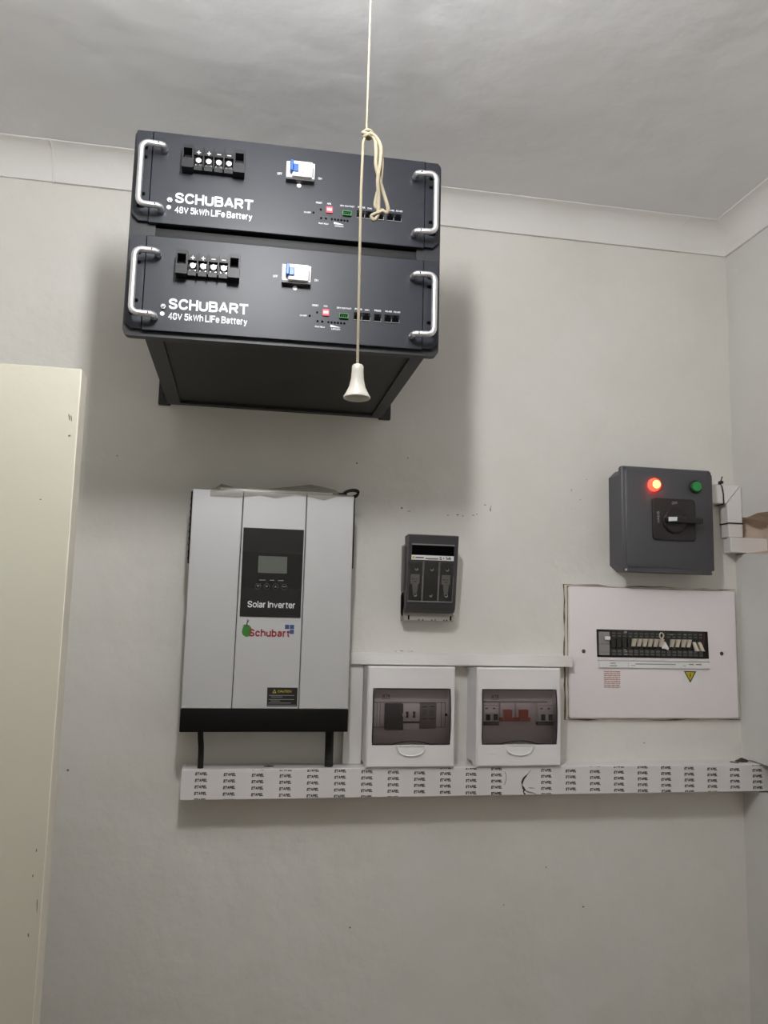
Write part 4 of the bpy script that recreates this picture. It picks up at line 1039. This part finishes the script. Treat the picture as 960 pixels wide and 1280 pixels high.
obj('switch_seam', bars(bars(G(), [(0.7540, 0.7755, 1.5515)], D0 + 0.0064, 0.0009), [(0.7540, 0.7755, 1.5345)], D0 + 0.0064, 0.0006), M['dark_grey'], ms_, flat=True)
P1 = 0.0126
bk = None
for i in range(18):
    x = 0.7775 + P1 * i
    xx1 = x + P1 - 0.0006
    if xx1 > 1.0035: break
    if bk is None: bk = obj('circuit_breaker', G().box(x, xx1, D0, D0 + 0.005, 1.5270, 1.5800, 0.0006, 1).box(x + 0.001, xx1 - 0.001, D0 + 0.0045, D0 + 0.009, 1.5440, 1.5640, 0.0006, 1), M['breaker'], db)
    else: again(bk, P1 * i)
tg = None
for x in (0.8282, 0.8404, 0.8532, 0.8655, 0.8785, 0.8908, 0.9165, 0.9290, 0.9430, 0.9549):
    if tg is None:
        g = G().loft([[(x + sx * 0.0038 + 0.0008 * t, D0 + 0.009 + dd, z) for sx, dd in ((-1, 0), (1, 0), (1, dep), (-1, dep))] for t, z, dep in ((-1, 1.5475, 0.003), (-0.5, 1.5510, 0.004), (0.5, 1.5590, 0.007), (1, 1.5640, 0.0085))])
        tg = obj('toggle', g, M['cream'], db); tx = x
    else: again(tg, x - tx)
td_ = None
for x in (0.9705, 0.9831):
    if td_ is None:
        g = G().loft([[(x + sx * 0.0034 - 0.0030 * t, D0 + 0.009 + dd, z) for sx, dd in ((-1, 0), (1, 0), (1, dep), (-1, dep))] for t, z, dep in ((-1, 1.5400, 0.009), (-0.6, 1.5425, 0.008), (0.5, 1.5540, 0.005), (1, 1.5590, 0.003))])
        td_ = obj('toggle', g, M['cream'], db); td_['label'] = 'cream toggle switched down'; tx = x
    else: again(td_, x - tx)
lk = obj('lock_off_clip', G().tube([(0.8925 + 0.0045 * math.cos(t), D0 + 0.011, 1.5715 + 0.0060 * math.sin(t)) for t in [PI * 2 * i / 14 for i in range(14)]], 0.0014, 6, closed=True).tube([(0.8935, D0 + 0.012, 1.5650), (0.8950, D0 + 0.014, 1.5580)], 0.0020, 6), M['cream'], db)
obj('lock_tab', G().prism([(0.8930, 1.5440), (0.8960, 1.5575), (0.9000, 1.5585), (0.9075, 1.5450), (0.9060, 1.5410), (0.8985, 1.5440)], D0 + 0.010, D0 + 0.0145, 0.001), M['bright_plastic'], lk)
obj('warning_edge', G().prism([(0.9915, 1.5450), (0.9935, 1.5450), (0.9975, 1.5790), (0.9950, 1.5790)], D0 + 0.0052, D0 + 0.0060), M['dark_red'], db)
g = G()
for i in range(17):
    x = 0.7860 + P1 * i
    if random.random() < 0.15 or x > 1.0: continue
    h = random.uniform(0.004, 0.0075)
    bars(g, [(x - 0.0042, x + 0.0042, 1.5745)], D0 + 0.0053, h * 0.5); bars(g, [(x - 0.0036, x + 0.0036, 1.5685)], D0 + 0.0053, 0.003)
    bars(g, [(x - 0.0044, x + 0.0044, 1.5370)], D0 + 0.0053, h); bars(g, [(x - 0.0044, x + 0.0044, 1.5305)], D0 + 0.0053, 0.0035)
obj('circuit_labels', g, M['label_grey'], db, flat=True)
obj('bright_label', bars(bars(G(), [(0.8095, 0.8160, 1.5772)], D0 + 0.0055, 0.0035), [(0.8085, 0.8125, 1.5400), (0.8110, 0.8165, 1.5365), (0.8090, 0.8170, 1.5305), (0.9160, 0.9225, 1.5740), (0.9480, 0.9540, 1.5740)], D0 + 0.0055, 0.0020), M['grey_print'], db, flat=True)
obj('slot_lip', G().box(0.7500, 1.0090, D0, D0 + 0.0030, 1.5168, 1.5232, 0.001, 1), M['board'], db)
ls = obj('label_strip', G().box(0.7525, 1.0100, D0, D0 + 0.0042, 1.5015, 1.5155, 0.0012, 1), M['bright_plastic'], db)
g = G()
bars(g, [(0.7780, 0.7895, 1.5115), (0.7765, 0.7925, 1.5065)], D0 + 0.0045, 0.0016)
bars(g, [(0.8250, 0.8345, 1.5075), (0.9445, 0.9520, 1.5080)], D0 + 0.0045, 0.0009)
bars(g, [(0.9590, 0.9700, 1.5110), (0.9750, 0.9880, 1.5110)], D0 + 0.0045, 0.0022)
bars(g, [(0.8345, 0.9280, 1.5105)], D0 + 0.0044, 0.0016)
bars(g, [(0.8180, 0.8186, 1.5085)], D0 + 0.0044, 0.008)
obj('strip_print', g, M['mid_grey'], ls, flat=True)
st = obj('instruction_sticker', bars(G(), [(0.7640, 0.8020, 1.4780)], D0 + 0.0002, 0.0365), M['board'], db, flat=True)
g = G()
for i in range(9):
    z = 1.4935 - 0.0040 * i; x = 0.7650
    while x < 0.8000:
        w = random.uniform(0.004, 0.012); bars(g, [(x, min(0.8015, x + w), z)], D0 + 0.0004, 0.0018); x += w + 0.0012
obj('sticker_print', g, M['salmon'], st, flat=True)
hz = obj('hazard_sticker', bars(G(), [(0.9440, 0.9815, 1.4835)], D0 + 0.0002, 0.0275), M['bright_plastic'], db, flat=True)
tri = lambda s: [(0.9632 - 0.0145 * s, 1.4885 + 0.0080 * s), (0.9632, 1.4885 - 0.0165 * s), (0.9632 + 0.0145 * s, 1.4885 + 0.0080 * s)]
obj('hazard_border', G().ring(tri(1.0), tri(0.74), D0 + 0.0003, D0 + 0.0006), M['ink'], hz)
obj('hazard_triangle', G().prism(tri(0.76), D0 + 0.0003, D0 + 0.0005), M['yellow'], hz)
obj('hazard_bolt', G().prism([(0.9640, 1.4930), (0.9615, 1.4865), (0.9634, 1.4868), (0.9618, 1.4800), (0.9655, 1.4880), (0.9635, 1.4880), (0.9655, 1.4930)], D0 + 0.0005, D0 + 0.0007), M['ink'], hz)

# ------------------------------------------------------------------ grey changeover switch box
gb = thing('changeover_switch', 'grey switch box with a lit red lamp, green lamp and black rotary knob', 'switch box', (0.89, 0.0, 1.702))
gx0, gx1, gz0, gz1 = 0.7850, 0.9955, 1.7020, 1.9275
c = 0.014
P = [(gx0 + 0.004 + c, gz0 + 0.003), (gx1 - 0.004 - c, gz0 + 0.003), (gx1 - 0.004, gz0 + 0.003 + c), (gx1 - 0.004, gz1 - 0.003 - c), (gx1 - 0.004 - c, gz1 - 0.003), (gx0 + 0.002 + c, gz1 - 0.003), (gx0 + 0.002, gz1 - 0.003 - c), (gx0 + 0.002, gz0 + 0.003 + c)]
obj('body', G().prism(P, 0.0, 0.052), M['enclosure_grey'], gb)
c = 0.011
P = [(gx0 + 0.002, gz0), (gx1 - 0.006, gz0), (gx1, gz0 + c), (gx1, gz1 - c), (gx1 - 0.006, gz1), (gx0 + 0.002, gz1), (gx0, gz1 - 0.004), (gx0, gz0 + 0.004)]
obj('lid', G().prism(P, 0.0505, 0.065, 0.0018), M['enclosure_grey'], gb)
P2 = [(gx0 + 0.012, gz0 + 0.010), (gx1 - 0.010, gz0 + 0.010), (gx1 - 0.004, gz0 + 0.018), (gx1 - 0.004, gz1 - 0.018), (gx1 - 0.010, gz1 - 0.008), (gx0 + 0.012, gz1 - 0.008), (gx0 + 0.007, gz1 - 0.014), (gx0 + 0.007, gz0 + 0.018)]
obj('lid_face', G().prism(P2, 0.0648, 0.0675, 0.0015), M['enclosure_grey'], gb)
LD = 0.0675
first = None
for x, z, m_ in ((gx0 + 0.0065, gz0 + 0.0050, 'screw'), (gx1 - 0.0058, gz0 + 0.0058, 'screw'), (gx0 + 0.0065, gz1 - 0.0045, 'dark_grey'), (gx1 - 0.0068, gz1 - 0.0055, 'dark_grey')):
    obj('lid_screw', G().lathe([(0, 0), (0.0026, 0), (0.0026, 0.0012), (0.001, 0.0016), (0.0008, 0.0008), (0, 0.0008)], (x, 0.065, z), 'd', 12), M[m_], gb)
rl = obj('red_lamp', G().lathe([(0, 0), (0.0138, 0), (0.0138, 0.004), (0.0125, 0.008), (0.010, 0.0105), (0, 0.0112)], (0.8565, LD, 1.8890), 'd', 24), M['red_lamp'], gb)
rl['label'] = 'lit red pilot lamp'
obj('lamp_core', G().lathe([(0, 0.0090), (0.0088, 0.0090), (0.0080, 0.0122), (0.004, 0.0132), (0, 0.0134)], (0.8572, LD, 1.8890), 'd', 20), M['red_core'], rl)
gl = obj('green_lamp', G().lathe([(0.0105, 0), (0.0140, 0), (0.0140, 0.003), (0.0125, 0.0045), (0.0105, 0.0045)], (0.9530, LD, 1.8895), 'd', 24), M['plate_black'], gb)
gl['label'] = 'unlit green pilot lamp'
obj('lamp_lens', G().lathe([(0, 0), (0.0110, 0), (0.0110, 0.0075), (0.0100, 0.009), (0, 0.0096)], (0.9530, LD, 1.8895), 'd', 24), M['green_lamp'], gl)
pl = obj('switch_plate', G().prism(rrect(0.8515, 0.9490, 1.7715, 1.8610, 0.007), LD - 0.001, LD + 0.005, 0.0012), M['plate_black'], gb)
g = G().text('OFF', 0.8945, 0.9075, 1.8485, 1.8545, LD + 0.0053, bold=0.05)
g.text('MAINS', 0.8595, 0.8660, 1.8080, 1.8325, LD + 0.0053, bold=0.06, rot=1)
obj('plate_lettering', g, M['grey_print'], pl, flat=True)
kb = obj('rotary_knob', G().lathe([(0, 0), (0.0270, 0), (0.0270, 0.004), (0.0235, 0.0075), (0, 0.008)], (0.8990, LD + 0.005, 1.8130), 'd', 28)
         .prism(rrect(0.8725, 0.9500, 1.8075, 1.8195, 0.004), LD + 0.012, LD + 0.028, 0.002)
         .prism(rrect(0.9385, 0.9570, 1.8085, 1.8190, 0.003), LD + 0.012, LD + 0.024, 0.002), M['plate_black'], gb)
obj('knob_pointer', G().prism([(0.8735, 1.8090), (0.8920, 1.8105), (0.8930, 1.8190), (0.8735, 1.8180)], LD + 0.0275, LD + 0.0288), M['white_print'], kb)

# print and flecks too small to pick apart stay joined as stuff
for o in [q for q in bpy.data.objects if q.type == 'MESH']:
    n = o.name.split('.')[0]
    if o.type != 'MESH': continue
    if n.endswith(('lettering', 'print', 'labels', 'label_mark', 'mark', 'marks', 'chips', 'seam', 'slot_edge', 'base_slot', 'broken_edge', 'lifted_film', 'dip_slider', 'button_ring', 'rating_strip', 'window_edge', 'toggle_slot')) or n in ('bright_label', 'butt_hinges', 'joint_filler'):
        if o.parent: o['kind'] = 'stuff'
